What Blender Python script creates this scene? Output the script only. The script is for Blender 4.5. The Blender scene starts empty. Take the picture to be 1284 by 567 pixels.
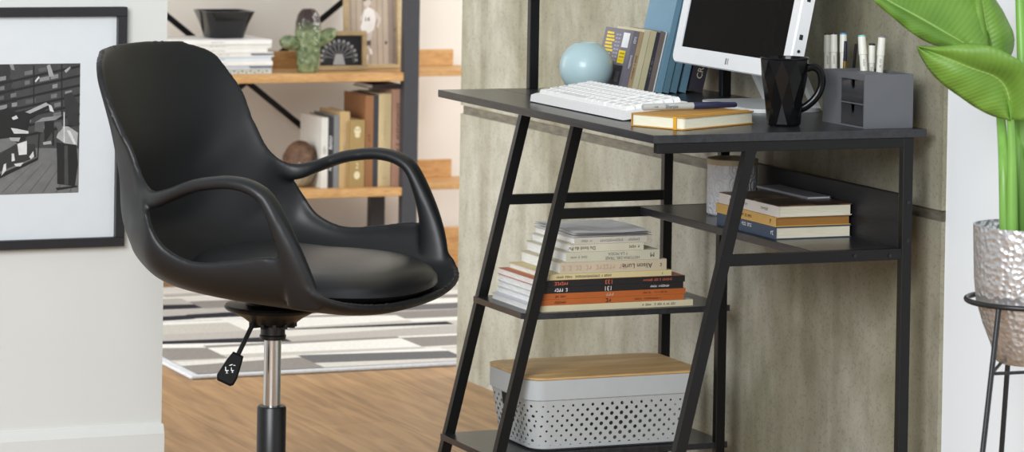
import bpy, bmesh, math, random
from mathutils import Vector, Matrix, Euler
random.seed(7)
scene = bpy.context.scene
COL = scene.collection
PI = math.pi

# ------------------------------------------------------------------ camera
F_PX, YAW, TILT, ROLL, CY = 4252.23, 2.7374, 0.0206, 0.0166, -136.96
CAM = Vector((5.8579, -2.3623, 1.2533))
_f = Vector((math.cos(YAW), math.sin(YAW), 0)); _u = Vector((0, 0, 1))
FWD = _f * math.cos(TILT) - _u * math.sin(TILT)
UPV = _u * math.cos(TILT) + _f * math.sin(TILT)
RGT = FWD.cross(UPV)
AX = RGT * math.cos(ROLL) + UPV * math.sin(ROLL)
AY = UPV * math.cos(ROLL) - RGT * math.sin(ROLL)
cam_d = bpy.data.cameras.new('camera'); cam = bpy.data.objects.new('camera', cam_d); COL.objects.link(cam)
cam.matrix_world = Matrix.Translation(CAM) @ Matrix((AX, AY, -FWD)).transposed().to_4x4()
cam_d.sensor_width = 36.0; cam_d.sensor_fit = 'HORIZONTAL'
cam_d.lens = F_PX * 36.0 / 1284.0
cam_d.shift_x = 0.0; cam_d.shift_y = -(283.5 - CY) / 1284.0
cam_d.clip_start = 0.1; cam_d.clip_end = 60
cam_d.dof.use_dof = True; cam_d.dof.focus_distance = 5.85; cam_d.dof.aperture_fstop = 9.5
scene.camera = cam

def px(u, v, x=None, y=None, z=None, d=None):
    """where the sight line of a photo point meets a real plane of the room"""
    D = FWD + AX * ((u - 642) / F_PX) - AY * ((v - CY) / F_PX)
    if x is not None: t = (x - CAM.x) / D.x
    elif y is not None: t = (y - CAM.y) / D.y
    elif z is not None: t = (z - CAM.z) / D.z
    else: t = d
    return CAM + D * t

# ------------------------------------------------------------------ materials
def srgb(c):
    return tuple((x / 12.92 if x <= 0.04045 else ((x + 0.055) / 1.055) ** 2.4) for x in (c[0] / 255, c[1] / 255, c[2] / 255)) + (1,)
MATS = {}
def new_mat(name):
    m = bpy.data.materials.new(name); m.use_nodes = True
    return m, m.node_tree.nodes, m.node_tree.links, m.node_tree.nodes['Principled BSDF']
def plain(name, rgb, rough=0.5, metal=0.0, var=0.06, scale=30.0, bump=0.0, bscale=200.0, coat=0.0, spec=0.5, stretch=(1, 1, 1)):
    """one colour with a little procedural variation"""
    if name in MATS: return MATS[name]
    m, N, L, B = new_mat(name)
    tc = N.new('ShaderNodeTexCoord'); mp = N.new('ShaderNodeMapping'); mp.inputs['Scale'].default_value = stretch
    L.new(tc.outputs['Object'], mp.inputs['Vector'])
    nz = N.new('ShaderNodeTexNoise'); nz.inputs['Scale'].default_value = scale; nz.inputs['Detail'].default_value = 4
    L.new(mp.outputs[0], nz.inputs['Vector'])
    c = srgb(rgb)
    rp = N.new('ShaderNodeValToRGB')
    rp.color_ramp.elements[0].position = 0.3; rp.color_ramp.elements[1].position = 0.7
    rp.color_ramp.elements[0].color = tuple(max(0, x * (1 - var)) for x in c[:3]) + (1,)
    rp.color_ramp.elements[1].color = tuple(min(1, x * (1 + var)) for x in c[:3]) + (1,)
    L.new(nz.outputs['Fac'], rp.inputs['Fac']); L.new(rp.outputs['Color'], B.inputs['Base Color'])
    B.inputs['Roughness'].default_value = rough; B.inputs['Metallic'].default_value = metal
    B.inputs['Coat Weight'].default_value = coat; B.inputs['Specular IOR Level'].default_value = spec
    if bump:
        n2 = N.new('ShaderNodeTexNoise'); n2.inputs['Scale'].default_value = bscale; n2.inputs['Detail'].default_value = 3
        L.new(mp.outputs[0], n2.inputs['Vector'])
        bp = N.new('ShaderNodeBump'); bp.inputs['Strength'].default_value = bump; bp.inputs['Distance'].default_value = 0.002
        L.new(n2.outputs['Fac'], bp.inputs['Height']); L.new(bp.outputs['Normal'], B.inputs['Normal'])
    MATS[name] = m
    return m
def grain(name, dark, light, stretch, rough=0.5, scale=6.0, bump=0.15, spec=0.5, fine=0.5):
    """wood grain: noise stretched along the board"""
    if name in MATS: return MATS[name]
    m, N, L, B = new_mat(name)
    tc = N.new('ShaderNodeTexCoord'); mp = N.new('ShaderNodeMapping'); mp.inputs['Scale'].default_value = stretch
    L.new(tc.outputs['Object'], mp.inputs['Vector'])
    a = N.new('ShaderNodeTexNoise'); a.inputs['Scale'].default_value = scale; a.inputs['Detail'].default_value = 6; a.inputs['Distortion'].default_value = 0.6
    b = N.new('ShaderNodeTexNoise'); b.inputs['Scale'].default_value = scale * 6; b.inputs['Detail'].default_value = 2
    L.new(mp.outputs[0], a.inputs['Vector']); L.new(mp.outputs[0], b.inputs['Vector'])
    mx = N.new('ShaderNodeMix'); mx.data_type = 'FLOAT'; mx.inputs[0].default_value = fine
    L.new(a.outputs['Fac'], mx.inputs[2]); L.new(b.outputs['Fac'], mx.inputs[3])
    rp = N.new('ShaderNodeValToRGB'); rp.color_ramp.elements[0].position = 0.36; rp.color_ramp.elements[1].position = 0.64
    rp.color_ramp.elements[0].color = srgb(dark); rp.color_ramp.elements[1].color = srgb(light)
    L.new(mx.outputs[0], rp.inputs['Fac']); L.new(rp.outputs['Color'], B.inputs['Base Color'])
    B.inputs['Roughness'].default_value = rough; B.inputs['Specular IOR Level'].default_value = spec
    bp = N.new('ShaderNodeBump'); bp.inputs['Strength'].default_value = bump; bp.inputs['Distance'].default_value = 0.001
    L.new(mx.outputs[0], bp.inputs['Height']); L.new(bp.outputs['Normal'], B.inputs['Normal'])
    MATS[name] = m
    return m
def floor_mat():
    m, N, L, B = new_mat('oak_floor')
    tc = N.new('ShaderNodeTexCoord')
    br = N.new('ShaderNodeTexBrick'); br.inputs['Scale'].default_value = 1.0
    br.inputs['Brick Width'].default_value = 1.9; br.inputs['Row Height'].default_value = 0.19
    br.inputs['Mortar Size'].default_value = 0.0012; br.inputs['Mortar Smooth'].default_value = 0.3
    br.inputs['Color1'].default_value = srgb((180, 144, 103)); br.inputs['Color2'].default_value = srgb((166, 130, 91)); br.inputs['Mortar'].default_value = srgb((132, 98, 66))
    br.offset = 0.37
    L.new(tc.outputs['Object'], br.inputs['Vector'])
    mp = N.new('ShaderNodeMapping'); mp.inputs['Scale'].default_value = (1.2, 14, 1); L.new(tc.outputs['Object'], mp.inputs['Vector'])
    nz = N.new('ShaderNodeTexNoise'); nz.inputs['Scale'].default_value = 3.0; nz.inputs['Detail'].default_value = 8; nz.inputs['Distortion'].default_value = 0.8
    L.new(mp.outputs[0], nz.inputs['Vector'])
    mp2 = N.new('ShaderNodeMapping'); mp2.inputs['Scale'].default_value = (2.0, 5, 1); L.new(tc.outputs['Object'], mp2.inputs['Vector'])
    kn = N.new('ShaderNodeTexNoise'); kn.inputs['Scale'].default_value = 2.2; kn.inputs['Detail'].default_value = 5; L.new(mp2.outputs[0], kn.inputs['Vector'])
    r1 = N.new('ShaderNodeValToRGB'); r1.color_ramp.elements[0].position = 0.3; r1.color_ramp.elements[1].position = 0.65
    r1.color_ramp.elements[0].color = (0.66, 0.62, 0.58, 1); r1.color_ramp.elements[1].color = (1.08, 1.06, 1.04, 1); L.new(nz.outputs['Fac'], r1.inputs['Fac'])
    r2 = N.new('ShaderNodeValToRGB'); r2.color_ramp.elements[0].position = 0.26; r2.color_ramp.elements[1].position = 0.42
    r2.color_ramp.elements[0].color = (0.55, 0.5, 0.46, 1); r2.color_ramp.elements[1].color = (1, 1, 1, 1); L.new(kn.outputs['Fac'], r2.inputs['Fac'])
    x1 = N.new('ShaderNodeMix'); x1.data_type = 'RGBA'; x1.blend_type = 'MULTIPLY'; x1.inputs[0].default_value = 1.0
    L.new(br.outputs['Color'], x1.inputs[6]); L.new(r1.outputs['Color'], x1.inputs[7])
    x2 = N.new('ShaderNodeMix'); x2.data_type = 'RGBA'; x2.blend_type = 'MULTIPLY'; x2.inputs[0].default_value = 0.7
    L.new(x1.outputs[2], x2.inputs[6]); L.new(r2.outputs['Color'], x2.inputs[7])
    L.new(x2.outputs[2], B.inputs['Base Color'])
    B.inputs['Roughness'].default_value = 0.42
    bp = N.new('ShaderNodeBump'); bp.inputs['Strength'].default_value = 0.12; bp.inputs['Distance'].default_value = 0.002
    L.new(nz.outputs['Fac'], bp.inputs['Height']); L.new(bp.outputs['Normal'], B.inputs['Normal'])
    return m
def concrete_mat():
    m, N, L, B = new_mat('weathered_concrete')
    tc = N.new('ShaderNodeTexCoord')
    def noise(scale, stretch, detail=6, dist=0.0):
        mp = N.new('ShaderNodeMapping'); mp.inputs['Scale'].default_value = stretch; L.new(tc.outputs['Object'], mp.inputs['Vector'])
        n = N.new('ShaderNodeTexNoise'); n.inputs['Scale'].default_value = scale; n.inputs['Detail'].default_value = detail; n.inputs['Distortion'].default_value = dist
        L.new(mp.outputs[0], n.inputs['Vector']); return n
    big = noise(2.6, (1.3, 1, 0.7), 5, 0.5); streak = noise(7.0, (1.6, 1, 0.10), 4, 0.3); mid = noise(26, (1, 1, 0.6), 7, 0.2); speck = noise(210, (1, 1, 1), 2)
    def ramp(src, p0, c0, p1, c1):
        r = N.new('ShaderNodeValToRGB'); r.color_ramp.elements[0].position = p0; r.color_ramp.elements[1].position = p1
        r.color_ramp.elements[0].color = c0; r.color_ramp.elements[1].color = c1; L.new(src.outputs['Fac'], r.inputs['Fac']); return r
    base = ramp(big, 0.36, srgb((140, 136, 116)), 0.64, srgb((172, 169, 155)))
    st = ramp(streak, 0.33, (0.66, 0.64, 0.58, 1), 0.50, (1.03, 1.03, 1.03, 1))
    md = ramp(mid, 0.33, (0.82, 0.81, 0.78, 1), 0.6, (1.03, 1.03, 1.03, 1))
    sp = ramp(speck, 0.30, (0.72, 0.71, 0.68, 1), 0.46, (1, 1, 1, 1))
    cur = base.outputs['Color']
    for r, f in ((st, 0.6), (md, 0.8), (sp, 0.8)):
        x = N.new('ShaderNodeMix'); x.data_type = 'RGBA'; x.blend_type = 'MULTIPLY'; x.inputs[0].default_value = f
        L.new(cur, x.inputs[6]); L.new(r.outputs['Color'], x.inputs[7]); cur = x.outputs[2]
    L.new(cur, B.inputs['Base Color']); B.inputs['Roughness'].default_value = 0.75; B.inputs['Specular IOR Level'].default_value = 0.25
    bp = N.new('ShaderNodeBump'); bp.inputs['Strength'].default_value = 0.25; bp.inputs['Distance'].default_value = 0.003
    L.new(mid.outputs['Fac'], bp.inputs['Height']); L.new(bp.outputs['Normal'], B.inputs['Normal'])
    return m

M_black = plain('black_metal', (11, 11, 12), 0.42, 0.0, 0.08, 60, 0.03, 400, spec=.35)
M_bolt = plain('dark_steel_bolt', (52, 52, 54), 0.4, 0.6)
M_bwood = grain('black_wood', (17, 17, 19), (48, 48, 54), (1.0, 16, 16), 0.28, 6, 0.03, spec=.6)
M_bwood_panel = grain('black_wood_panel', (16, 16, 18), (32, 32, 36), (1.0, 14, 14), 0.5, 5, 0.10)
M_shell = plain('charcoal_plastic', (25, 26, 28), 0.45, 0, 0.04, 40, 0.06, 900)
M_leather = plain('black_leather', (28, 28, 30), 0.33, 0, 0.05, 30, 0.10, 260)
M_blackplastic = plain('black_plastic', (17, 17, 18), 0.35, 0, 0.05)
M_chrome = plain('chrome', (205, 208, 210), 0.16, 1.0, 0.03)
M_white = plain('white_paint', (226, 227, 222), 0.7, 0, 0.012, 5)
M_whitecool = plain('white_wall_paint', (234, 239, 242), 0.75, 0, 0.012, 4)
M_farwall = plain('warm_white_paint', (226, 220, 210), 0.8, 0, 0.02, 3)
M_trim = plain('white_gloss_trim', (230, 231, 227), 0.4, 0, 0.01, 5)
M_oak = grain('oak_board', (176, 130, 78), (212, 168, 112), (9, 1.0, 9), 0.5, 7, 0.08)
M_paper = plain('page_paper', (226, 219, 196), 0.85, 0, 0.10, 40, stretch=(1, 1, 30))
M_paperw = plain('white_pages', (236, 236, 232), 0.85, 0, 0.10, 40, stretch=(1, 1, 30))
M_ink = plain('black_ink', (28, 28, 30), 0.7)
M_inkw = plain('white_ink', (235, 235, 235), 0.7)
M_inkg = plain('grey_ink', (122, 122, 116), 0.7)

# ------------------------------------------------------------------ mesh builder
class MB:
    def __init__(s): s.bm = bmesh.new(); s.mi = 0
    def _new(s, before):
        for f in s.bm.faces:
            if f.index == -1 or f not in before: f.material_index = s.mi
    def box(s, a, b, bev=0.0, seg=1, mtx=None):
        a = Vector(a); b = Vector(b); c = (a + b) / 2; d = b - a
        r = bmesh.ops.create_cube(s.bm, size=1.0, matrix=Matrix.Translation(c) @ Matrix.Diagonal((abs(d.x), abs(d.y), abs(d.z), 1)))
        vs = r['verts']; fs = list({f for v in vs for f in v.link_faces})
        for f in fs: f.material_index = s.mi
        if bev > 0:
            es = list({e for v in vs for e in v.link_edges})
            rr = bmesh.ops.bevel(s.bm, geom=es, offset=bev, segments=seg, profile=0.5, affect='EDGES', clamp_overlap=True)
            vs = list({v for f in rr['faces'] for v in f.verts} | {v for v in vs if v.is_valid})
            for f in {f for v in vs for f in v.link_faces}: f.material_index = s.mi
        if mtx is not None: bmesh.ops.transform(s.bm, matrix=mtx, verts=vs)
        return vs
    def bar(s, p, q, w, h, up=(0, 0, 1), bev=0.0):
        """square bar from p to q; w across, h along 'up'"""
        p = Vector(p); q = Vector(q); d = (q - p); L = d.length; d.normalize()
        side = Vector(up).cross(d).normalized(); u2 = d.cross(side)
        m = Matrix((d, side, u2)).transposed().to_4x4(); m.translation = (p + q) / 2
        return s.box((-L / 2, -w / 2, -h / 2), (L / 2, w / 2, h / 2), bev, 1, m)
    def face(s, pts):
        vs = [s.bm.verts.new(p) for p in pts]; f = s.bm.faces.new(vs); f.material_index = s.mi; return f
    def loft(s, rings, cap=True, closed=True):
        R = [[s.bm.verts.new(p) for p in r] for r in rings]; n = len(R[0])
        for i in range(len(R) - 1):
            for j in range(n if closed else n - 1):
                k = (j + 1) % n
                f = s.bm.faces.new((R[i][j], R[i][k], R[i + 1][k], R[i + 1][j])); f.material_index = s.mi
        if cap and closed:
            for r in (list(reversed(R[0])), R[-1]):
                f = s.bm.faces.new(r); f.material_index = s.mi
        return [v for r in R for v in r]
    def prism(s, poly, d):
        """polygon (3d points) extruded by vector d"""
        d = Vector(d); return s.loft([[Vector(p) for p in poly], [Vector(p) + d for p in poly]])
    def tube(s, path, r, seg=10, ru=None, up=(0, 0, 1), caps=True):
        """round (or elliptical ru) tube along a path"""
        path = [Vector(p) for p in path]; n = len(path); rings = []
        prev = None
        for i, p in enumerate(path):
            t = (path[min(i + 1, n - 1)] - path[max(i - 1, 0)]).normalized()
            a = Vector(up).cross(t) if prev is None else prev - t * prev.dot(t)
            if a.length < 1e-4: a = Vector((1, 0, 0)).cross(t)
            a.normalize(); prev = a; b = t.cross(a)
            r1 = r[i] if isinstance(r, (list, tuple)) else r
            r2 = (ru[i] if isinstance(ru, (list, tuple)) else ru) if ru is not None else r1
            rings.append([p + a * r1 * math.cos(2 * PI * k / seg) + b * r2 * math.sin(2 * PI * k / seg) for k in range(seg)])
        return s.loft(rings, caps)
    def lathe(s, prof, c=(0, 0, 0), seg=32, capb=True, capt=True):
        c = Vector(c); rings = []
        for r, z in prof: rings.append([c + Vector((r * math.cos(2 * PI * k / seg), r * math.sin(2 * PI * k / seg), z)) for k in range(seg)])
        R = [[s.bm.verts.new(p) for p in r] for r in rings]
        for i in range(len(R) - 1):
            for j in range(seg):
                k = (j + 1) % seg; f = s.bm.faces.new((R[i][j], R[i][k], R[i + 1][k], R[i + 1][j])); f.material_index = s.mi
        if capb: s.bm.faces.new(list(reversed(R[0]))).material_index = s.mi
        if capt: s.bm.faces.new(R[-1]).material_index = s.mi
    def text(s, txt, size, o, xd, yd, align='CENTER', depth=0.0003):
        cu = bpy.data.curves.new('t', 'FONT'); cu.body = txt; cu.size = size; cu.align_x = align; cu.align_y = 'CENTER'; cu.resolution_u = 2
        ob = bpy.data.objects.new('t', cu); COL.objects.link(ob)
        dg = bpy.context.evaluated_depsgraph_get(); me = bpy.data.meshes.new_from_object(ob.evaluated_get(dg))
        o = Vector(o); xd = Vector(xd).normalized(); yd = Vector(yd).normalized(); n = xd.cross(yd)
        vs = [s.bm.verts.new(o + xd * v.co.x + yd * v.co.y + n * depth) for v in me.vertices]
        for p in me.polygons:
            try: s.bm.faces.new([vs[i] for i in p.vertices]).material_index = s.mi
            except ValueError: pass
        bpy.data.objects.remove(ob); bpy.data.curves.remove(cu); bpy.data.meshes.remove(me)

    def marks(s, n, size, o, xd, yd):
        """a line of print too small to read: n short strokes of ink"""
        o = Vector(o); xd = Vector(xd).normalized(); yd = Vector(yd).normalized(); nn = xd.cross(yd); w = size * .56; x = -n * w / 2
        for k in range(n):
            q = random.random()
            if n < 5 or q > .16:
                h = size * (.36 if q > .5 else .27) ; ww = w * random.uniform(.62, .82)
                P = [(x, -h), (x + ww, -h), (x + ww, -h + size * .14), (x + ww * .35, -h + size * .14), (x + ww * .35, h - size * .12), (x + ww, h - size * .12), (x + ww, h), (x, h)] if q > .6 else [(x, -h), (x + ww * .4, -h), (x + ww * .4, h * .3), (x + ww, h * .3), (x + ww, h), (x, h)]
                s.face([o + xd * a + yd * c + nn * .0003 for a, c in P])
            x += w

def finish(mb, name, mats, smooth=None, fix=True):
    me = bpy.data.meshes.new(name)
    if fix: bmesh.ops.recalc_face_normals(mb.bm, faces=mb.bm.faces)
    mb.bm.to_mesh(me); mb.bm.free()
    for m in (mats if isinstance(mats, (list, tuple)) else [mats]): me.materials.append(m)
    if smooth is not None:
        me.shade_smooth() if hasattr(me, 'shade_smooth') else [setattr(p, 'use_smooth', True) for p in me.polygons]
        me.set_sharp_from_angle(angle=math.radians(smooth))
    return me
FRAMES = {}
def thing(name, label, cat, loc=(0, 0, 0), rot=None, group=None):
    o = bpy.data.objects.new(name, None); COL.objects.link(o); o.empty_display_size = 0.05
    mtx = Matrix.Translation(Vector(loc)) @ (rot.to_4x4() if rot is not None else Matrix.Identity(4))
    o.location = loc
    if rot is not None: o.rotation_euler = rot.to_euler()
    FRAMES[o.name] = mtx
    o['label'] = label; o['category'] = cat
    if group: o['group'] = group
    return o
def part(name, mb, mats, parent, smooth=None, world=True, label=None, fix=True):
    """one part; its mesh is written in world coordinates (world) or in its thing's own frame"""
    me = finish(mb, name, mats, smooth, fix)
    o = bpy.data.objects.new(name, me); COL.objects.link(o); o.parent = parent
    root = parent
    while root.parent: root = root.parent
    if world: me.transform(FRAMES[root.name].inverted())
    if label: o['label'] = label
    return o
def solo(name, mb, mats, label, cat, smooth=None, group=None, kind=None, fix=True):
    """a thing that is one mesh, written in world coordinates; origin moved to its base"""
    me = finish(mb, name, mats, smooth, fix)
    xs = [v.co for v in me.vertices]
    c = Vector(((min(v.x for v in xs) + max(v.x for v in xs)) / 2, (min(v.y for v in xs) + max(v.y for v in xs)) / 2, min(v.z for v in xs)))
    me.transform(Matrix.Translation(-c))
    o = bpy.data.objects.new(name, me); COL.objects.link(o); o.location = c
    if label: o['label'] = label; o['category'] = cat
    if group: o['group'] = group
    if kind: o['kind'] = kind
    FRAMES[o.name] = Matrix.Translation(c)
    return o
def struct(name, mb, mats, smooth=None):
    me = finish(mb, name, mats, smooth); o = bpy.data.objects.new(name, me); COL.objects.link(o); o['kind'] = 'structure'
    FRAMES[o.name] = Matrix.Identity(4)
    return o

# ------------------------------------------------------------------ the setting
LX, DY, H, TH = 0.933, 0.5055, 0.75, 0.0136
A1, A2, A3, TW, TX = 0.0177, 0.2562, 0.9312, 0.0186, 0.0154
YW = 0.5355; XL, XR = -1.19, 0.935
WX = -0.40           # face of the near left wall
XB = -2.75           # front of the bookcase
XF = -3.10           # far wall

b = MB(); b.box((-3.4, -2.6, -0.06), (3.2, 3.2, 0)); struct('floor', b, floor_mat())
gz0, gz1 = 0.5935, 0.6125
M_conc = concrete_mat()
b = MB(); b.box((XL, YW, 0), (XR, YW + 0.10, gz0)); b.box((XL, YW, gz1), (XR, YW + 0.10, 2.5)); b.box((XL + 0.002, YW + 0.006, gz0), (XR - .002, YW + 0.094, gz1))
for f in b.bm.faces:
    if all(gz0 - 1e-4 < v.co.z < gz1 + 1e-4 for v in f.verts) and abs(f.normal.z) < .5: f.material_index = 1
struct('wall_back', b, [M_conc, plain('dark_joint_filler', (104, 98, 84), 0.8, 0, 0.35, 22, stretch=(1, 1, 4))])
b = MB(); b.box((XR, YW + 0.008, 0), (3.0, YW + 0.10, 2.5)); struct('wall_right', b, M_whitecool)
yle = px(206, 280, x=WX).y
b = MB(); b.box((WX - 0.12, -2.5, 0), (WX, yle, 2.5)); struct('wall_left', b, M_white)
zb = px(200, 531, x=WX).z
b = MB(); pr = [(0, 0), (0.014, 0), (0.014, zb - 0.017), (0.0125, zb - 0.0155), (0.009, zb - 0.004), (0.005, zb), (0, zb)]
b.prism([(WX + x, -2.5, z) for x, z in pr], (0, yle + 2.5 + 0.002, 0)); struct('baseboard_left', b, M_trim, 30)
b = MB(); b.box((XF - 0.1, -2.5, 0), (XF, 3.1, 2.5)); struct('wall_far', b, M_farwall)

# rug: wedges of grey, cream and black wool
RUGT = 0.009
rx1, rx0, ry0, ry1 = px(400, 463.5, z=RUGT).x, -2.70, px(234, 469, z=RUGT).y, 1.75
cols = [(214, 209, 200), (178, 172, 164), (140, 134, 128), (226, 222, 214), (190, 184, 174), (46, 46, 52), (108, 106, 106), (204, 198, 188)]
rm = [plain('rug_wool_%s' % n, c, 0.95, 0, 0.10, 120, 0.5, 500, spec=0.1) for n, c in zip(('cream', 'stone', 'taupe', 'ivory', 'sand', 'black', 'slate', 'oat'), cols)]
rm.append(plain('rug_binding', (204, 204, 206), 0.95, 0, 0.08, 90, spec=0.1))
b = MB(); b.mi = 8
b.box((rx0, ry0, 0), (rx1, ry1, RUGT - 0.001), 0.003)
rr = random.Random(11); e = 0.022
rows = 7; xs = [rx1 - e - (rx1 - rx0 - 2 * e) * (k / rows) for k in range(rows + 1)]
for k in range(rows):
    y = ry0 + e; xa, xc = xs[k], xs[k + 1]; first = True
    while y < ry1 - e - 1e-4:
        w = rr.uniform(0.34, 0.55) * (rr.uniform(.3, 1) if first else 1); y2 = min(y + w, ry1 - e); first = False
        if ry1 - e - y2 < .1: y2 = ry1 - e
        sk = rr.uniform(-0.05, 0.05) if y2 < ry1 - e else 0
        cuts = sorted(rr.sample([.15, .35, .55, .75, .9], 2)); n = 3
        pal = rr.choice([(0, 2, 3), (1, 3, 5), (3, 1, 0), (2, 0, 4), (4, 3, 2), (3, 5, 1), (7, 6, 3), (1, 0, 5)])
        L = [0] + [min(1, max(0, c + rr.uniform(-.22, .22))) for c in cuts] + [1]; R = [0] + [min(1, max(0, c + rr.uniform(-.22, .22))) for c in cuts] + [1]
        L.sort(); R.sort()
        for j in range(n):
            b.mi = pal[j]
            P = [(xa + (xc - xa) * L[j], y), (xa + (xc - xa) * R[j], y2), (xa + (xc - xa) * R[j + 1], y2), (xa + (xc - xa) * L[j + 1], y)]
            if abs(L[j + 1] - L[j]) < 1e-3 and abs(R[j + 1] - R[j]) < 1e-3: continue
            if abs(L[j + 1] - L[j]) < 1e-3: P = P[:3]
            elif abs(R[j + 1] - R[j]) < 1e-3: P = [P[0], P[1], P[3]]
            b.face([(p[0], p[1], RUGT) for p in P])
        y = y2
solo('rug', b, rm, 'cream, grey and black wedge-patterned rug on the oak floor before the bookcase', 'rug')

# framed photograph on the left wall (flat artwork, real frame and mount)
fr_z1, fr_z0 = px(155, 8, x=WX).z, px(153, 307, x=WX).z
fr_y1 = px(154, 150, x=WX).y; fr_y0 = fr_y1 - 0.64; fw = 0.0175
pic = thing('framed_photograph', 'black framed monochrome shop photograph with wide white mount on the left wall', 'picture', (WX, (fr_y0 + fr_y1) / 2, fr_z0))
b = MB()
b.box((WX, fr_y0, fr_z0), (WX + .022, fr_y1, fr_z0 + fw), .0008); b.box((WX, fr_y0, fr_z1 - fw), (WX + .022, fr_y1, fr_z1), .0008)
b.box((WX, fr_y0, fr_z0 + fw), (WX + .022, fr_y0 + fw, fr_z1 - fw), .0008); b.box((WX, fr_y1 - fw, fr_z0 + fw), (WX + .022, fr_y1, fr_z1 - fw), .0008)
part('frame', b, plain('black_frame', (42, 42, 44), 0.4), pic)
b = MB(); b.box((WX + .002, fr_y0 + fw, fr_z0 + fw), (WX + .008, fr_y1 - fw, fr_z1 - fw)); part('mount', b, plain('white_mount_board', (226, 231, 234), 0.8, 0, 0.01), pic)
XPIC = WX + .0085
gy = {g: plain('photo_grey_%d' % g, (g + 14, g + 14, g + 14), 0.6, 0, 0.12, 60) for g in (22, 40, 58, 80, 104, 130, 160, 205)}
keys = list(gy); b = MB()
zp0, zp1 = px(96, 241, x=WX).z, px(98, 79, x=WX).z; yp1 = px(98, 160, x=WX).y; yp0 = fr_y0 + (fr_y1 - yp1)
W_, H_ = yp1 - yp0, zp1 - zp0
layer = [0]
def pg(g, pts, mode='px'):
    layer[0] += 1; b.mi = keys.index(g)
    b.face([(XPIC + layer[0] * 0.000012, yp0 + W_ * min(1, max(0, p[0])), zp0 + H_ * min(1, max(0, p[1]))) for p in pts])
def pr_(u, v):
    q = px(u, v, x=WX); return ((q.y - yp0) / W_, (q.z - zp0) / H_)
pg(58, [(0, 0), (1, 0), (1, 1), (0, 1)])
pg(104, [(0, 0), (1, 0), (1, .34), (.72, .36), (.5, .14), (0, .05)])
for k in range(6): pg(80, [pr_(0 + k * 17, 241), pr_(2 + k * 17, 241), pr_(40 + k * 12, 205), pr_(39 + k * 12, 205)])
pg(40, [(0, .3), (.62, .3), (.74, .66), (.7, 1), (0, 1)])
for k in range(7):
    v = 86 + k * 12
    pg(22, [pr_(-60, v + 30), pr_(-60, v + 33), pr_(100, v - 2), pr_(100, v - 5)])
    for j in range(9):
        u = -55 + j * 17 + rr.uniform(-3, 3); w = rr.uniform(6, 13); s = -0.2; y0_ = v + 28 - (u + 60) * .22
        pg(rr.choice((58, 80, 104, 130)), [pr_(u, y0_), pr_(u + w, y0_ - w * .2), pr_(u + w, y0_ - w * .2 - 5), pr_(u, y0_ - 5)])
pg(22, [pr_(40, 82), pr_(41.5, 82), pr_(41.5, 130), pr_(40, 130)]); pg(22, [pr_(75, 80), pr_(76.5, 80), pr_(76.5, 150), pr_(75, 150)])
pg(160, [pr_(57, 82), pr_(61, 80), pr_(66, 95), pr_(60, 96)]); pg(130, [pr_(10, 80), pr_(15, 80), pr_(17, 88), pr_(13, 87)]); pg(205, [pr_(42, 101), pr_(47, 95), pr_(48, 97), pr_(43, 103)]); pg(160, [pr_(79, 88), pr_(86, 83), pr_(87, 85), pr_(81, 91)])
pg(22, [pr_(-20, 150), pr_(8, 134), pr_(18, 140), pr_(30, 138), pr_(60, 128), pr_(62, 133), pr_(36, 150), pr_(30, 175), pr_(-20, 190)])
pg(160, [pr_(30, 140), pr_(56, 128), pr_(60, 131), pr_(36, 142)]); pg(205, [pr_(59, 130), pr_(63, 132), pr_(66, 140), pr_(61, 139)]); pg(205, [pr_(13, 147), pr_(19, 144), pr_(21, 148), pr_(15, 150)])
pg(205, [pr_(12, 160), pr_(20, 161), pr_(34, 164), pr_(34, 167), pr_(16, 167)]); pg(104, [pr_(-20, 176), pr_(14, 172), pr_(20, 180), pr_(-20, 200)]); pg(160, [pr_(10, 172), pr_(24, 172), pr_(22, 177), pr_(12, 176)])
pg(22, [pr_(-20, 232), pr_(46, 200), pr_(49, 160), pr_(47, 160), pr_(45, 197), pr_(-20, 226)]); pg(40, [pr_(-20, 222), pr_(44, 196), pr_(42, 180), pr_(18, 180), pr_(-20, 205)])
pg(205, [pr_(20, 180), pr_(32, 176), pr_(32, 193), pr_(22, 194)]); pg(205, [pr_(13, 192), pr_(16, 192), pr_(17, 201), pr_(13, 202)]); pg(205, [pr_(16, 205), pr_(28, 203), pr_(24, 208), pr_(18, 208)]); pg(205, [pr_(0, 220), pr_(6, 213), pr_(6, 204), pr_(3, 206)]); pg(205, [pr_(35, 196), pr_(40, 189), pr_(41, 196), pr_(37, 199)])
pg(130, [pr_(42, 153), pr_(68, 150), pr_(76, 144), pr_(52, 147)]); pg(80, [pr_(42, 153), pr_(54, 152), pr_(53, 166), pr_(42, 164)]); pg(22, [pr_(54, 153), pr_(66, 152), pr_(66, 182), pr_(64, 182), pr_(64, 165), pr_(54, 178)]); pg(160, [pr_(52, 178), pr_(62, 176), pr_(63, 180), pr_(53, 181)])
pg(160, [pr_(69, 172), pr_(74, 158), pr_(84, 158), pr_(96, 166), pr_(95, 182), pr_(82, 181)]); pg(205, [pr_(82, 163), pr_(86, 163), pr_(94, 180), pr_(91, 181)]); pg(80, [pr_(68, 156), pr_(74, 152), pr_(77, 160), pr_(72, 166)])
pg(22, [pr_(69, 178), pr_(94, 181), pr_(96, 205), pr_(92, 233), pr_(70, 230), pr_(70, 205)]); pg(58, [pr_(79, 182), pr_(83, 182), pr_(84, 231), pr_(79, 231)]); pg(22, [pr_(68, 235), pr_(95, 232), pr_(95, 234), pr_(70, 238)])
pg(205, [pr_(78, 140), pr_(79.3, 140), pr_(79.3, 178), pr_(78, 178)]); pg(40, [pr_(78, 118), pr_(88, 115), pr_(97, 130), pr_(96, 158), pr_(84, 156), pr_(80, 136)])
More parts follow.
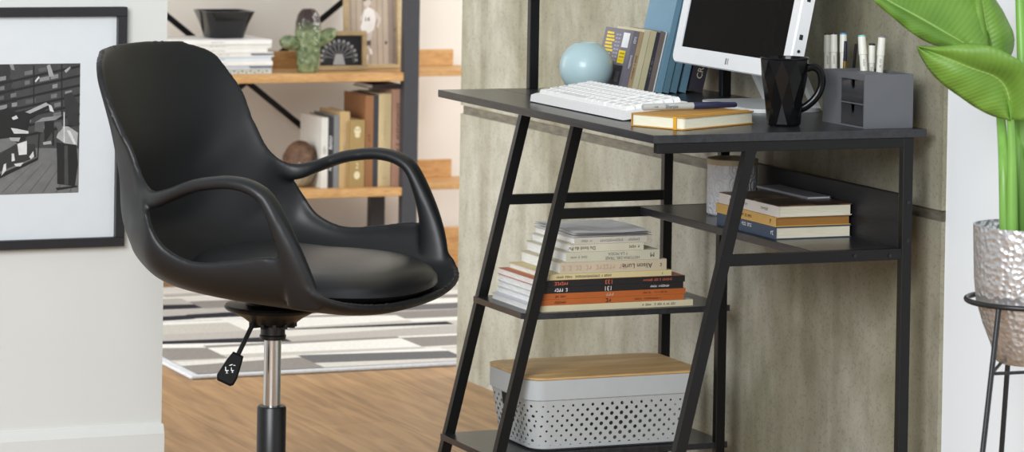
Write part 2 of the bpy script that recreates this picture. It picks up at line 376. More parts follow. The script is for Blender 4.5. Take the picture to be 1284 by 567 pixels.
part('photograph', b, [gy[k] for k in keys], pic, fix=False)

# ------------------------------------------------------------------ desk
LY0, LK = -0.0071, 0.243
ly = lambda z: LY0 + LK * z
TB, ZC = 0.463, 0.551
desk = thing('desk', 'black wood desk with slanted metal legs and open side shelves against the concrete wall', 'desk', (LX / 2, DY / 2, 0))
b = MB(); b.box((0, 0, H - TH), (LX, DY, H), .0007)
for k in range(5): b.mi = 1; b.face([(.004 + k * .033, .1185, H + .00015), (.030 + k * .033, .1185, H + .00015), (.030 + k * .033, .1203, H + .00015), (.004 + k * .033, .1203, H + .00015)])
part('desktop', b, [M_bwood, M_ink], desk)
zt = H - TH
def slant(a, n='front_leg'):
    b = MB(); b.loft([[(a - TX, ly(z), z), (a, ly(z), z), (a, ly(z) + TW + .001, z), (a - TX, ly(z) + TW + .001, z)] for z in (0, zt - .016)]); part(n, b, M_black, desk)
for a in (A1, A2, A3):
    slant(a)
    b = MB(); b.box((a - TX, TB, 0), (a, TB + TW, zt), .0008); part('back_leg', b, M_black, desk)
    b = MB(); b.box((a - TX, (0.13 if a < .5 else .008), zt - .0165), (a, TB, zt), .0006); part('top_rail', b, M_black, desk)
    b = MB(); b.box((a - TX + .001, ly(ZC - .01) + TW - .003, ZC - TW), (a - .001, TB, ZC - (0 if a < A2 + .1 else .0)), .0006); cr = part('crossbar', b, M_black, desk)
    if a == A3:
        for uy in (1072, 1116):
            q = px(uy, 321, x=A3); c = MB(); c.tube([(A3 - .003, q.y, q.z), (A3 + .0012, q.y, q.z)], .003, 12); part('bolt', c, M_bolt, cr)
for uv in ((1139, 254), (1138, 302)):
    q = px(*uv, x=A3); c = MB(); c.tube([(A3 - .003, q.y, q.z), (A3 + .0012, q.y, q.z)], .003, 12); part('bolt', c, M_bolt, desk)
def side_shelf(z):
    b = MB(); y0 = ly(z) - .004; c = .010
    poly = [(A1 - TX + .006, y0 - .002), (A2 - .022, y0 - .002), (A2 - .004, y0 + c), (A2 - .004, 0.489), (A1 - TX + .002, 0.489), (A1 - TX + .002, y0 + .004)]
    b.prism([(x, y, z - .011) for x, y in poly], (0, 0, .011)); part('shelf', b, M_bwood, desk, label='narrow shelf slung between the slanted left legs')
ZS, ZL = 0.3619, 0.1071
side_shelf(ZS); side_shelf(ZL)
b = MB(); b.box((A2 - .004, 0.30, ZC - .0136), (A3 - .0155, 0.462, ZC), .0006); part('shelf', b, M_bwood, desk, label='wide shelf below the right half of the desktop')
b = MB(); b.box((A2 + .001, 0.464, ZC - .0136), (A3 - TX - .001, 0.477, 0.640), .0006); part('back_panel', b, M_bwood_panel, desk)
b = MB(); b.box((A1 - TX, ly(H) + .003, H), (A1, ly(H) + .003 + TW, 1.30), .001); part('post', b, M_black, desk, label='tall post rising from the left edge of the desktop')
b = MB(); b.box((A2 - TX, TB, H), (A2, TB + TW, 1.30), .001); part('post', b, M_black, desk, label='tall post rising from the back edge of the desktop')
b = MB(); b.box((A1 - TX, ly(H) + .003, 1.30), (A1, TB + TW, 1.315)); b.box((A1 - TX, TB, 1.30), (A2, TB + TW, 1.315)); part('top_rail', b, M_black, desk)

# ------------------------------------------------------------------ chair (its own frame: x forward, y to its left, z up)
CH = Vector((0.292, -0.42, 0)); CHR = Matrix.Rotation(math.radians(43.86), 3, 'Z')
chair = thing('desk_chair', 'black moulded tub swivel chair with loop arms standing before the desk', 'chair', CH, CHR)
def smooth_curve(pts, n):
    """Catmull-Rom through pts, n samples, by arc length"""
    P = [Vector(p) for p in pts]; P = [2 * P[0] - P[1]] + P + [2 * P[-1] - P[-2]]; out = []
    for i in range(1, len(P) - 2):
        for k in range(24):
            t = k / 24; p0, p1, p2, p3 = P[i - 1:i + 3]
            out.append(0.5 * ((2 * p1) + (p2 - p0) * t + (2 * p0 - 5 * p1 + 4 * p2 - p3) * t * t + (3 * p1 - p0 - 3 * p2 + p3) * t ** 3))
    out.append(P[-2]); d = [0]
    for i in range(1, len(out)): d.append(d[-1] + (out[i] - out[i - 1]).length)
    res = []; j = 0
    for k in range(n):
        s = d[-1] * k / (n - 1)
        while j < len(out) - 2 and d[j + 1] < s: j += 1
        f = (s - d[j]) / max(1e-9, d[j + 1] - d[j]); res.append(out[j].lerp(out[j + 1], min(1, max(0, f))))
    return res
# stations: centre (x,z), rim (x, y, z), section exponent
ST = [((.283, .436), (.205, .262, .476), 2.3),
      ((.262, .424), (.190, .275, .490), 2.6),
      ((.19, .418), (.150, .281, .528), 2.6),
      ((.10, .424), (.075, .284, .520), 2.6),
      ((.00, .434), (.000, .285, .512), 2.6),
      ((-.105, .447), (-.055, .285, .530), 2.6),
      ((-.180, .476), (-.084, .284, .562), 2.6),
      ((-.234, .522), (-.104, .270, .598), 2.6),
      ((-.246, .590), (-.130, .241, .634), 2.5),
      ((-.248, .670), (-.158, .231, .688), 2.3),
      ((-.264, .755), (-.189, .238, .748), 2.2),
      ((-.278, .812), (-.219, .224, .795), 2.1),
      ((-.286, .838), (-.239, .200, .826), 2.0),
      ((-.291, .849), (-.270, .140, .8455), 2.0)]
NP, NA = 64, 41
cen = smooth_curve([(a[0][0], 0, a[0][1]) for a in ST], NP)
rim = smooth_curve([a[1] for a in ST], NP)
MIX = [0, 0, 0, 0, 0, 0, .0, .15, .55, .9, 1, 1, 1, 1]
def mixv(i):
    t = i / (NP - 1) * (len(ST) - 1); k = min(int(t), len(ST) - 2); return MIX[k] + (MIX[k + 1] - MIX[k]) * (t - k)
def ex(i):
    t = i / (NP - 1) * (len(ST) - 1); k = min(int(t), len(ST) - 2); return ST[k][2] + (ST[k + 1][2] - ST[k][2]) * (t - k)
b = MB(); G = []
for i in range(NP):
    row = []; n = ex(i); c, r = cen[i], rim[i]
    for j in range(NA):
        a = -1 + 2 * j / (NA - 1); s = abs(a); ph = s * PI / 2
        w = math.sin(ph) ** (2 / n); h = 1 - math.cos(ph) ** (2 / n); m = mixv(i); w += (s - w) * m; h += (s ** 2.2 - h) * m
        row.append(b.bm.verts.new((c.x + (r.x - c.x) * h, math.copysign(r.y * w, a), c.z + (r.z - c.z) * h)))
    G.append(row)
for i in range(NP - 1):
    for j in range(NA - 1): b.bm.faces.new((G[i][j], G[i][j + 1], G[i + 1][j + 1], G[i + 1][j]))
bmesh.ops.recalc_face_normals(b.bm, faces=b.bm.faces)
sh_me = bpy.data.meshes.new('shell'); b.bm.to_mesh(sh_me); b.bm.free()
sh = bpy.data.objects.new('shell', sh_me); COL.objects.link(sh)
so = sh.modifiers.new('s', 'SOLIDIFY'); so.thickness = 0.012; so.offset = 0
dg = bpy.context.evaluated_depsgraph_get(); shell_solid = bpy.data.meshes.new_from_object(sh.evaluated_get(dg))
bpy.data.objects.remove(sh)
b = MB(); b.bm.from_mesh(shell_solid)
for s in (-1, 1):
    arm = smooth_curve([(-.163, .231, .696), (-.146, .234, .658), (-.124, .247, .622), (-.096, .263, .608), (-.060, .275, .618), (-.010, .281, .637), (.025, .283, .6445), (.062, .285, .648), (.098, .286, .643), (.128, .285, .626), (.150, .283, .588), (.168, .279, .545), (.180, .272, .505), (.186, .262, .470), (.186, .25, .445)], 44)
    P = [Vector((p.x, s * p.y, p.z)) for p in arm]; N_ = len(P)
    f = [k / (N_ - 1) for k in range(N_)]
    rs = [(.003 + .018 * min(1, max(0, (t - .10) / .25)) ** 1.3) * (1 - .45 * max(0, (t - .70) / .30)) for t in f]                    # across (y)
    ru = [.0045 + .0065 * min(1, t / .25) + .006 * math.exp(-((t - .19) / .07) ** 2) + .022 * max(0, (t - .66) / .34) ** 1.2 for t in f]   # in the loop's plane
    rings = []
    for k, p in enumerate(P):
        t = (P[min(k + 1, N_ - 1)] - P[max(k - 1, 0)]).normalized(); sd = Vector((0, 1, 0)); sd = (sd - t * sd.dot(t)).normalized(); up = t.cross(sd)
        rings.append([p + sd * rs[k] * math.copysign(abs(math.cos(q)) ** .75, math.cos(q)) + up * ru[k] * math.copysign(abs(math.sin(q)) ** .75, math.sin(q)) for q in [2 * PI * m / 20 for m in range(20)]])
    b.loft(rings)
bmesh.ops.recalc_face_normals(b.bm, faces=b.bm.faces)
me = bpy.data.meshes.new('shell'); b.bm.to_mesh(me); b.bm.free()
sh = bpy.data.objects.new('shell_tmp', me); COL.objects.link(sh)
rmod = sh.modifiers.new('r', 'REMESH'); rmod.mode = 'VOXEL'; rmod.voxel_size = 0.0036
sm = sh.modifiers.new('sm', 'SMOOTH'); sm.factor = 0.5; sm.iterations = 9
dg = bpy.context.evaluated_depsgraph_get(); me = bpy.data.meshes.new_from_object(sh.evaluated_get(dg)); bpy.data.objects.remove(sh)
me.name = 'shell'; me.materials.clear(); me.materials.append(M_shell); me.shade_smooth()
o = bpy.data.objects.new('shell', me); COL.objects.link(o); o.parent = chair
# seat pad: rounded D cushion
b = MB(); rings = []; n = 56
def outline(k, sc):
    a = 2 * PI * k / n; c, s = math.cos(a), math.sin(a); m = 2.35
    x = math.copysign(abs(c) ** (2 / m), c); y = math.copysign(abs(s) ** (2 / m), s)
    return (.083 + x * .200 * sc, y * (.241 - .016 * x) * sc)
for sc, dz in ((.70, .440), (.86, .443), (.95, .450), (.985, .458), (.98, .467), (.94, .476), (.86, .484), (.72, .490), (.5, .494), (.25, .496), (.05, .4965)):
    rings.append([(*outline(k, sc), dz - .011 * max(0, (outline(k, sc)[0] - .12) / .16) ** 2 + .026 * max(0, (.03 - outline(k, sc)[0]) / .14) ** 1.5) for k in range(n)])
b.loft(rings); part('seat_pad', b, M_leather, chair, 50, world=False, label='black leather seat pad')
# under-seat plate, collar, lift, base
b = MB(); b.lathe([(.026, .369), (.040, .374), (.053, .384), (.072, .394), (.083, .398), (.0855, .402), (.083, .406), (.05, .408), (.04, .428)], seg=40)
for k in range(12):
    a = 2 * PI * k / 12; b.box((-.003, .024, .3675), (.003, .0415, .377), 0, 1, Matrix.Rotation(a, 4, 'Z'))
part('seat_plate', b, M_blackplastic, chair, 40, world=False)
b = MB(); b.lathe([(.020, .345), (.0225, .346), (.0235, .352), (.0215, .354), (.0215, .368), (.028, .375)], seg=32); part('collar', b, M_blackplastic, chair, 40, world=False)
b = MB(); b.lathe([(.0150, .10), (.0150, .362)], seg=36); part('gas_lift', b, M_chrome, chair, 40, world=False, label='chrome gas lift column')
b = MB(); b.lathe([(.0255, .07), (.0255, .226), (.0235, .229), (.0155, .229)], seg=36); part('lift_cover', b, M_blackplastic, chair, 40, world=False)
b = MB(); b.lathe([(.045, .052), (.045, .085), (.03, .095), (.026, .095)], seg=30); hub = part('base_hub', b, M_blackplastic, chair, 40, world=False)
for k in range(5):
    a = 2 * PI * k / 5 + .35; c, s = math.cos(a), math.sin(a)
    b = MB(); b.bar((.035 * c, .035 * s, .072), (.27 * c, .27 * s, .060), .036, .022, bev=.004); leg = part('base_leg', b, M_blackplastic, chair, 40, world=False)
    b = MB(); t = Vector((-s, c, 0)); p = Vector((.262 * c, .262 * s, .026))
    for d in (-1, 1): b.tube([p + t * .008 * d, p + t * .024 * d], .026, 20)
    b.tube([p + Vector((0, 0, .0)), p + Vector((0, 0, .034))], .008, 10); b.tube([p - t * .01, p + t * .01], .009, 10)
    part('castor', b, M_blackplastic, leg, 40, world=False)
# lever with paddle (white pictogram)
inv = (Matrix.Translation(CH) @ CHR.to_4x4()).inverted()
dl = 5.86
p0 = px(324, 392, d=dl + .02); p1 = px(297, 448, d=dl - .02); p2 = px(281, 481, d=dl - .03)
b = MB(); b.tube([p0, p1], .0042, 10); lv = part('lever', b, M_blackplastic, chair, 40)
b = MB(); ax = (p2 - p1).normalized(); p1 = p1 - ax * .006; cx = AX - ax * AX.dot(ax); cx.normalize(); nn = ax.cross(cx); nn = nn if nn.dot(FWD) < 0 else -nn
L_ = (p2 - p1).length; out = [(0, -.0095), (0, .0095), (.014, .0125), (L_ * .72, .0165), (L_ * .92, .0155), (L_, .011), (L_, -.013), (L_ * .86, -.0175), (.018, -.014)]
rings = []
for dz, sc in ((-.006, .86), (-.004, 1), (.003, 1), (.006, .88)):
    rings.append([p1 + ax * (L_ / 2 + (x - L_ / 2) * sc) + cx * y * sc + nn * dz for x, y in out])
b.loft(rings); pad = part('paddle', b, plain('matte_black_plastic', (17, 17, 18), .7, spec=.2), lv, 30)
b = MB(); q0 = p1 + ax * L_ * .56 + nn * .0064
def mk(pts): b.face([q0 + AX * x * .001 + (AY - nn * AY.dot(nn)) * y * .001 for x, y in pts])
for dx in (-5.5, 4):
    s_ = 1 if dx < 0 else .8
    mk([(dx - 3 * s_, 6 * s_), (dx - 1.6 * s_, 6 * s_), (dx - 1.6 * s_, 0), (dx - 3 * s_, 0)]); mk([(dx - 3 * s_, 0), (dx + 3 * s_, 0), (dx + 3 * s_, -1.3), (dx - 3 * s_, -1.3)])
    mk([(dx - .6, -1.3), (dx + .6, -1.3), (dx + .6, -5 * s_), (dx - .6, -5 * s_)]); mk([(dx - 3 * s_, -6 * s_), (dx, -4.6 * s_), (dx + 3 * s_, -6 * s_), (dx, -5.4 * s_)])
mk([(-2, 8), (2, 8), (5, 11), (-1, 9.2)]); mk([(5, 8), (9, 7.6), (9, 8.8), (5.4, 9.2)])
part('pictogram', b, M_inkw, pad, label='white lever pictogram')

# ------------------------------------------------------------------ books: own frame x along the spine, y from spine to fore-edge, z thickness
R_STACK = Matrix(((0, -1, 0), (1, 0, 0), (0, 0, 1)))          # lies flat, spine towards +X
R_FLAT = Matrix.Identity(3)                                    # lies flat, spine towards -Y
R_STAND = Matrix(((0, -1, 0), (0, 0, -1), (1, 0, 0)))          # stands, spine towards +X, thickness towards -Y
M_seen = {}
def cmat(rgb, rough=0.55):
    return plain('cover_%d_%d_%d' % rgb, rgb, rough, 0, 0.05, 25)
def make_book(L, D, T, cover, root, pages=None, name='cover', ct=0.0016, inset=0.002, soft=False, top=None, boards=None):
    if boards is not None: top = cmat(boards)
    b = MB()
    b.mi = 1 if boards is not None else 0
    b.box((0, 0, 0), (L, D, ct))
    if top is not None: b.mi = 1
    b.box((0, 0, T - ct), (L, D, T)); b.mi = 0; b.box((0, -.0001 if boards is not None else 0, 0 if boards is not None else ct), (L, ct * 1.2, T if boards is not None else T - ct))
    part('cover', b, [cmat(cover)] + ([top] if top is not None else []), root, world=False)
    b = MB(); b.box((inset, ct * 1.2, ct), (L - inset, D - inset, T - ct)); part('pages', b, pages or M_paper, root, world=False)
def spine_text(root, items, T, upside=False, name='title', ct=0.0004):
    """items: (text, x centre, z centre, size, material)"""
    for txt, x, z, sz, mt in items:
        b = MB(); xd, yd = ((1, 0, 0), (0, 0, 1)) if not upside else ((-1, 0, 0), (0, 0, -1))
        b.marks(int(txt[1:]), sz, (x, -ct, z), xd, yd) if txt[0] == '~' else b.text(txt, sz, (x, -ct, z), xd, yd)
        part(name, b, mt, root, world=False, fix=False)

# --- books and magazines on the upper side shelf (spines towards +X, print upside down)
M_or = plain('orange_ink', (222, 110, 80), 0.7); M_dim = plain('faded_rose_ink', (196, 166, 146), 0.7)
G1 = 'books and magazines stacked on the narrow side shelf'
z = ZS + .0003
stack = [ # kind, label, y0 px u at X=.04, length end u at spine, thickness, cover, title bits
 ('magazine', 'cream magazine at the bottom of the side shelf stack', 617, 869.5, .0115, (216, 206, 172), M_paperw, [('~22', .78, .5, .0055, M_ink)]),
 ('magazine', 'lower of two orange-spined magazines in the side shelf stack', 624, 858, .0105, (186, 100, 44), M_paperw, [('~7', .14, .5, .006, M_ink), ('~24', .75, .5, .0042, M_ink), ('~2', .47, .5, .010, M_ink)]),
 ('magazine', 'upper of two orange-spined magazines below the black ones', 625, 860, .0105, (184, 98, 44), M_paperw, [('~7', .14, .5, .006, M_ink), ('~22', .78, .5, .0042, M_ink), ('~3', .47, .5, .010, M_dim)]),
 ('magazine', 'lower of two black-spined magazines, numbered 131, in the side shelf stack', 625, 857, .0115, (34, 32, 33), M_paperw, [('~6', .14, .5, .008, M_inkw), ('131', .47, .5, .0115, M_inkw), ('~14', .83, .5, .005, M_inkw)]),
 ('magazine', 'upper of two black-spined magazines, numbered 133 in orange', 625, 859, .0115, (34, 32, 33), M_paperw, [('~6', .14, .5, .008, 'or'), ('133', .47, .5, .0115, 'or'), ('~22', .80, .5, .005, 'or')]),
 ('book', 'thin yellowed paperback on top of the black magazines', 636, 843, .0105, (216, 202, 152), M_paperw, [('~38', .28, .5, .0052, M_ink), ('~1', .92, .5, .006, M_inkg)]),
 ('book', 'beige paperback with ALISON LURIE printed upside down on its spine', 650, 836.5, .0205, (206, 192, 166), M_paperw, [('Alison Lurie', .72, .5, .0125, M_ink), ('~20', .32, .5, .012, 'dim'), ('~1', .94, .5, .008, M_ink)]),
 ('book', 'pale green paperback on dress history above the beige one', 657, 827.5, .0180, (204, 202, 180), M_paperw, [('HISTORIA DEL TRAJE', .60, .28, .0075, M_inkg), ('Y LA MODA', .55, .72, .0075, M_inkg), ('M', .92, .5, .012, M_ink), ('~11', .13, .5, .0055, M_inkg)]),
 ('book', 'pale paperback with short black lettering, second from the stack top', 663, 807.5, .0135, (212, 208, 186), M_paperw, [('~6', .86, .5, .0065, M_ink), ('Du fond du Par', .14, .5, .009, M_ink)]),
 ('book', 'topmost paperback of the side shelf stack, under loose white sheets', 667, 811, .0120, (204, 200, 186), M_paperw, [('~24', .62, .5, .006, M_inkg), ('~8', .16, .5, .005, M_inkg)]),
]
for kind, label, u0, u1, T, cov, pg_, txt in stack:
    y0 = px(u0, 340, x=.045).y; y1 = px(u1, 340, x=.240).y; L = y1 - y0; D = .185 if kind == 'book' else .197
    xs_ = .240 if kind == 'magazine' else .237
    r = thing(kind, label, kind, (xs_, y0, z), R_STACK, G1)
    make_book(L, D, T, cov, r, pg_, ct=.0006 if kind == 'magazine' else .0012, boards=(None if kind == 'book' else (196, 112, 84) if 'upper of two black' in label else (214, 218, 226)))
    spine_text(r, [(t, f * L, g * T, s, {'or': M_or, 'dim': M_dim}.get(m, m) if isinstance(m, str) else m) for t, f, g, s, m in txt], T, True)
    z += T + .0003
# loose sheets on top
y0, y1 = px(668, 300, x=.05).y, px(819, 300, x=.235).y
for k in range(3):
    b = MB(); gx = 8; gyn = 12; V = []; zz = z + .0008 + k * .0032
    for i in range(gx + 1):
        for j in range(gyn + 1):
            fx, fy = i / gx, j / gyn
            V.append((.05 + .185 * fx + .003 * k, y0 + (y1 - y0 - .004 * k) * fy, zz + (.0014 + .0012 * k) * math.sin(fy * 5 + k) * math.sin(fx * 2.2 + .4) ** 2 + .0014 * (k > 0)))
    top = [b.bm.verts.new(v) for v in V]; bot = [b.bm.verts.new((v[0], v[1], v[2] - .0005)) for v in V]
    ix = lambda i, j: i * (gyn + 1) + j
    for i in range(gx):
        for j in range(gyn):
            b.bm.faces.new((top[ix(i, j)], top[ix(i + 1, j)], top[ix(i + 1, j + 1)], top[ix(i, j + 1)])); b.bm.faces.new((bot[ix(i, j)], bot[ix(i, j + 1)], bot[ix(i + 1, j + 1)], bot[ix(i + 1, j)]))
    solo('sheet_of_paper', b, plain('white_sheet', (240, 240, 240), 0.8, 0, 0.02), ('lowest loose white sheet on the side shelf stack', 'middle loose white sheet on the side shelf stack', 'topmost loose white sheet on the side shelf stack')[k], 'paper', 60, 'loose sheets on the book stack')

# --- storage box on the lowest shelf
BX0, BX1, BY0, BY1, BZ0, BZ1 = .037, .253, .088, .440, ZL + .0005, ZL + .1375
def holes_mat():
    m, N, L, B = new_mat('perforated_grey_plastic')
    B.inputs['Base Color'].default_value = srgb((186, 190, 190)); B.inputs['Roughness'].default_value = 0.5
    tc = N.new('ShaderNodeTexCoord'); sp = N.new('ShaderNodeSeparateXYZ'); L.new(tc.outputs['Object'], sp.inputs[0])
    ge = N.new('ShaderNodeNewGeometry'); sn = N.new('ShaderNodeSeparateXYZ'); L.new(ge.outputs['Normal'], sn.inputs[0])
    def mth(op, a, b_=None, c=None):
        n = N.new('ShaderNodeMath'); n.operation = op
        for k, v in enumerate((a, b_, c)):
            if v is None: continue
            if isinstance(v, (int, float)): n.inputs[k].default_value = v
            else: L.new(v, n.inputs[k])
        return n.outputs[0]
    ax_ = mth('ABSOLUTE', sn.outputs['X']); ay_ = mth('ABSOLUTE', sn.outputs['Y'])
    side = mth('GREATER_THAN', ax_, ay_)               # 1 on the faces that look along X
    hy = sp.outputs['Y']; hx = sp.outputs['X']; hz = sp.outputs['Z']
    h = mth('ADD', mth('MULTIPLY', hy, side), mth('MULTIPLY', hx, mth('SUBTRACT', 1, side)))
    P = 0.0197; Q = 0.0185
    def lattice(ox, oz):
        a = mth('SUBTRACT', mth('FLOORED_MODULO', mth('ADD', h, ox + P * 50), P), P / 2)
        c = mth('SUBTRACT', mth('FLOORED_MODULO', mth('ADD', hz, oz + Q * 50), Q * 1.0), Q / 2)
        return mth('SQRT', mth('ADD', mth('MULTIPLY', a, a), mth('MULTIPLY', c, c)))
    d = mth('MINIMUM', lattice(0, 0), lattice(P / 2, Q / 2))
    # holes grow towards the middle of a side
    ch = mth('ADD', mth('MULTIPLY', 0.005, side), 0)
    rad = mth('SUBTRACT', 0.0041, mth('MULTIPLY', 0.0125, mth('ABSOLUTE', mth('SUBTRACT', h, ch))))
    rad = mth('SUBTRACT', rad, mth('MULTIPLY', 0.020, mth('ABSOLUTE', mth('SUBTRACT', hz, 0.048))))
    rad = mth('MAXIMUM', rad, 0.0015)
    inz = mth('MULTIPLY', mth('GREATER_THAN', hz, 0.010), mth('LESS_THAN', hz, 0.088))
    hole = mth('MULTIPLY', mth('LESS_THAN', d, rad), inz)
    tr = N.new('ShaderNodeBsdfTransparent'); mx = N.new('ShaderNodeMixShader'); out = N['Material Output']
    L.new(hole, mx.inputs[0]); L.new(B.outputs[0], mx.inputs[1]); L.new(tr.outputs[0], mx.inputs[2]); L.new(mx.outputs[0], out.inputs['Surface'])
    return m
def rrect(x0, x1, y0, y1, r, z, n=6):
    P = []
    for cx, cy, a0 in ((x1 - r, y1 - r, 0), (x0 + r, y1 - r, PI / 2), (x0 + r, y0 + r, PI), (x1 - r, y0 + r, 3 * PI / 2)):
        for k in range(n + 1): a = a0 + PI / 2 * k / n; P.append((cx + r * math.cos(a), cy + r * math.sin(a), z))
    return P
box = thing('storage_box', 'grey perforated plastic storage box with bamboo lid on the lowest desk shelf', 'storage box', ((BX0 + BX1) / 2, (BY0 + BY1) / 2, BZ0))
b = MB(); IN = .013
sec = lambda z, inset, r=.032: rrect(BX0 + inset, BX1 - inset, BY0 + inset, BY1 - inset, r, z)
zr = BZ0 + .096
taper = lambda z: IN * (1 - (z - BZ0) / .096) + .003
nn_ = 28
zlist = [BZ0, BZ0 + .004] + [BZ0 + .096 * k / 6 for k in range(1, 7)]
rings = [sec(BZ0, IN + .008)] + [sec(z_, taper(z_)) for z_ in zlist[1:]]
R = [[b.bm.verts.new(p) for p in r] for r in rings]
for i in range(len(R) - 1):
    for j in range(len(R[0])):
        k = (j + 1) % len(R[0])
        # hand hole is a dark plate laid on the end that looks at -Y (straight run between the two -Y corners)
        b.bm.faces.new((R[i][j], R[i][k], R[i + 1][k], R[i + 1][j]))
b.bm.faces.new(list(reversed(R[0])))
body = part('body', b, holes_mat(), box, 40)
b = MB(); b.loft([sec(zr - .0005, .004), sec(zr - .0005, .0), sec(BZ1 - .007, -.0), sec(BZ1 - .005, .002), sec(BZ1 - .005, .006), sec(zr, .008)], cap=False); part('rim', b, plain('grey_plastic', (186, 190, 191), 0.5, 0, 0.02), box, 40)
b = MB(); b.loft([sec(BZ1 - .0055, .001, .033), sec(BZ1 - .004, -.001, .033), sec(BZ1 - .001, -.001, .033), sec(BZ1, .002, .03)]); part('lid', b, grain('bamboo', (186, 146, 92), (216, 180, 126), (14, 1.0, 14), 0.5, 5, 0.05, fine=.35), box, 40, label='bamboo lid')
b = MB(); yy = BY0 + taper(BZ0 + .085) - .0012; b.prism([(.118, yy, BZ0 + .070), (.172, yy, BZ0 + .070), (.178, yy, BZ0 + .092), (.112, yy, BZ0 + .092)], (0, .004, 0)); part('hand_hole_plate', b, plain('painted_hole_shade', (26, 24, 22), 0.9), box, label='dark plate for the hand hole')  # shade inside the hole put into the colour of a solid plate

# --- right shelf: canister and books
ct_ = px(927, 268.5, x=.415); ct_ = Vector((.412, .408, ZC + .0004))
can = thing('canister', 'white canister with embossed pattern and gold rim on the right desk shelf', 'canister', ct_)
def emboss_mat():
    m, N, L, B = new_mat('white_embossed_ceramic'); B.inputs['Base Color'].default_value = srgb((222, 224, 226)); B.inputs['Roughness'].default_value = 0.4
    tc = N.new('ShaderNodeTexCoord'); mp = N.new('ShaderNodeMapping'); mp.inputs['Scale'].default_value = (1, 1, .8); L.new(tc.outputs['Object'], mp.inputs[0])
    v = N.new('ShaderNodeTexVoronoi'); v.inputs['Scale'].default_value = 48; v.feature = 'F1'; v.inputs['Randomness'].default_value = .25; L.new(mp.outputs[0], v.inputs['Vector'])
    w = N.new('ShaderNodeMath'); w.operation = 'SINE'; ml = N.new('ShaderNodeMath'); ml.operation = 'MULTIPLY'; ml.inputs[1].default_value = 24; L.new(v.outputs['Distance'], ml.inputs[0]); L.new(ml.outputs[0], w.inputs[0])
    bp = N.new('ShaderNodeBump'); bp.inputs['Strength'].default_value = .5; bp.inputs['Distance'].default_value = .002; L.new(w.outputs[0], bp.inputs['Height']); L.new(bp.outputs['Normal'], B.inputs['Normal'])
    return m
R0 = .0455
b = MB(); b.lathe([(R0 - .003, 0), (R0, .003), (R0, .091)], seg=48); part('body', b, emboss_mat(), can, 40, world=False)
b = MB(); b.lathe([(R0 + .0006, .091), (R0 + .0006, .1005), (R0 - .002, .102), (R0 - .006, .102), (.01, .1015)], seg=48); part('lid', b, plain('pale_gold_lid', (190, 174, 140), 0.45, 0, .03), can, 40, world=False, label='pale gold lid')
G2 = 'books on the right desk shelf'
patt = None
def pattern_cover():
    m, N, L, B = new_mat('brown_collage_cover'); tc = N.new('ShaderNodeTexCoord'); v = N.new('ShaderNodeTexVoronoi'); v.inputs['Scale'].default_value = 24; v.distance = 'CHEBYCHEV'; L.new(tc.outputs['Object'], v.inputs['Vector'])
    sx = N.new('ShaderNodeSeparateColor'); L.new(v.outputs['Color'], sx.inputs[0]); r = N.new('ShaderNodeValToRGB'); cr = r.color_ramp; cr.interpolation = 'CONSTANT'
    cr.elements[0].color = srgb((52, 36, 36)); cr.elements[1].position = .35; cr.elements[1].color = srgb((84, 52, 40)); e1 = cr.elements.new(.6); e1.color = srgb((112, 78, 58)); e2 = cr.elements.new(.82); e2.color = srgb((150, 122, 92)); L.new(sx.outputs[0], r.inputs[0]); L.new(r.outputs[0], B.inputs['Base Color']); B.inputs['Roughness'].default_value = .35
    return m
zb_ = ZC + .0003
for label, x1, y0, L, D, T, cov, pgm, txt, top in [
    ('blue-spined paperback at the bottom of the three on the right desk shelf', .765, .3125, .222, .1455, .0205, (66, 80, 100), M_paper, [('~22', .40, .68, .0075, M_inkw), ('~8', .30, .34, .0055, M_inkw), ('~2', .95, .5, .010, M_inkw)], None),
    ('ochre-spined paperback between the blue and white ones on the right shelf', .762, .313, .224, .1450, .0165, (208, 168, 96), plain('brown_page_edges', (158, 112, 52), .8, 0, .12, 40, stretch=(1, 1, 30)), [('~14', .50, .5, .0065, M_ink), ('~1', .93, .5, .010, M_ink)], None),
    ('white-spined book with brown patterned cover on top of the right shelf stack', .766, .316, .222, .1420, .0195, (224, 220, 214), M_paper, [('~20', .35, .5, .0065, M_inkg), ('~8', .78, .5, .006, M_inkg)], pattern_cover())]:
    r = thing('book', label, 'book', (x1 - L, y0, zb_), R_FLAT, G2)
    make_book(L, D, T, cov, r, pgm, ct=.0014, top=top)
    spine_text(r, [(t, f * L, g * T, s, m) for t, f, g, s, m in txt], T)
    zb_ += T + .0003
r = thing('booklet', 'slim grey booklet lying at the back on top of the right shelf books', 'booklet', (.50, .412, zb_), R_FLAT)
make_book(.19, .047, .004, (150, 152, 160), r, M_paperw, ct=.0008)

# ------------------------------------------------------------------ things on the desktop
def lean_frame(deg):      # standing book whose top leans towards +Y
    return Matrix.Rotation(-math.radians(deg), 3, 'X') @ R_STAND
# vase
vb = px(735, 109, d=6.29); vb.z = H + .0003; vb.y = .252; vb.x = px(735, 80, y=.252).x
b = MB(); Rv = .0500; prof = []
for k in range(21):
    a = -PI / 2 + .42 + (PI - .42 - .40) * k / 20; prof.append((Rv * math.cos(a), Rv * math.sin(a)))
z0_ = prof[0][1]; prof = [(r, z - z0_) for r, z in prof]
rt, zt_ = prof[-1]; prof += [(rt - .002, zt_ + .0006), (rt - .004, zt_ - .002), (rt + .004, zt_ - .02), (rt, zt_ - .05), (.004, zt_ - .07)]
b.lathe(prof, vb, 56); solo('vase', b, plain('pale_blue_glaze', (176, 202, 206), 0.42, 0, 0.02, 10, coat=.25), 'round pale blue vase behind the keyboard on the black desk', 'vase', 50)

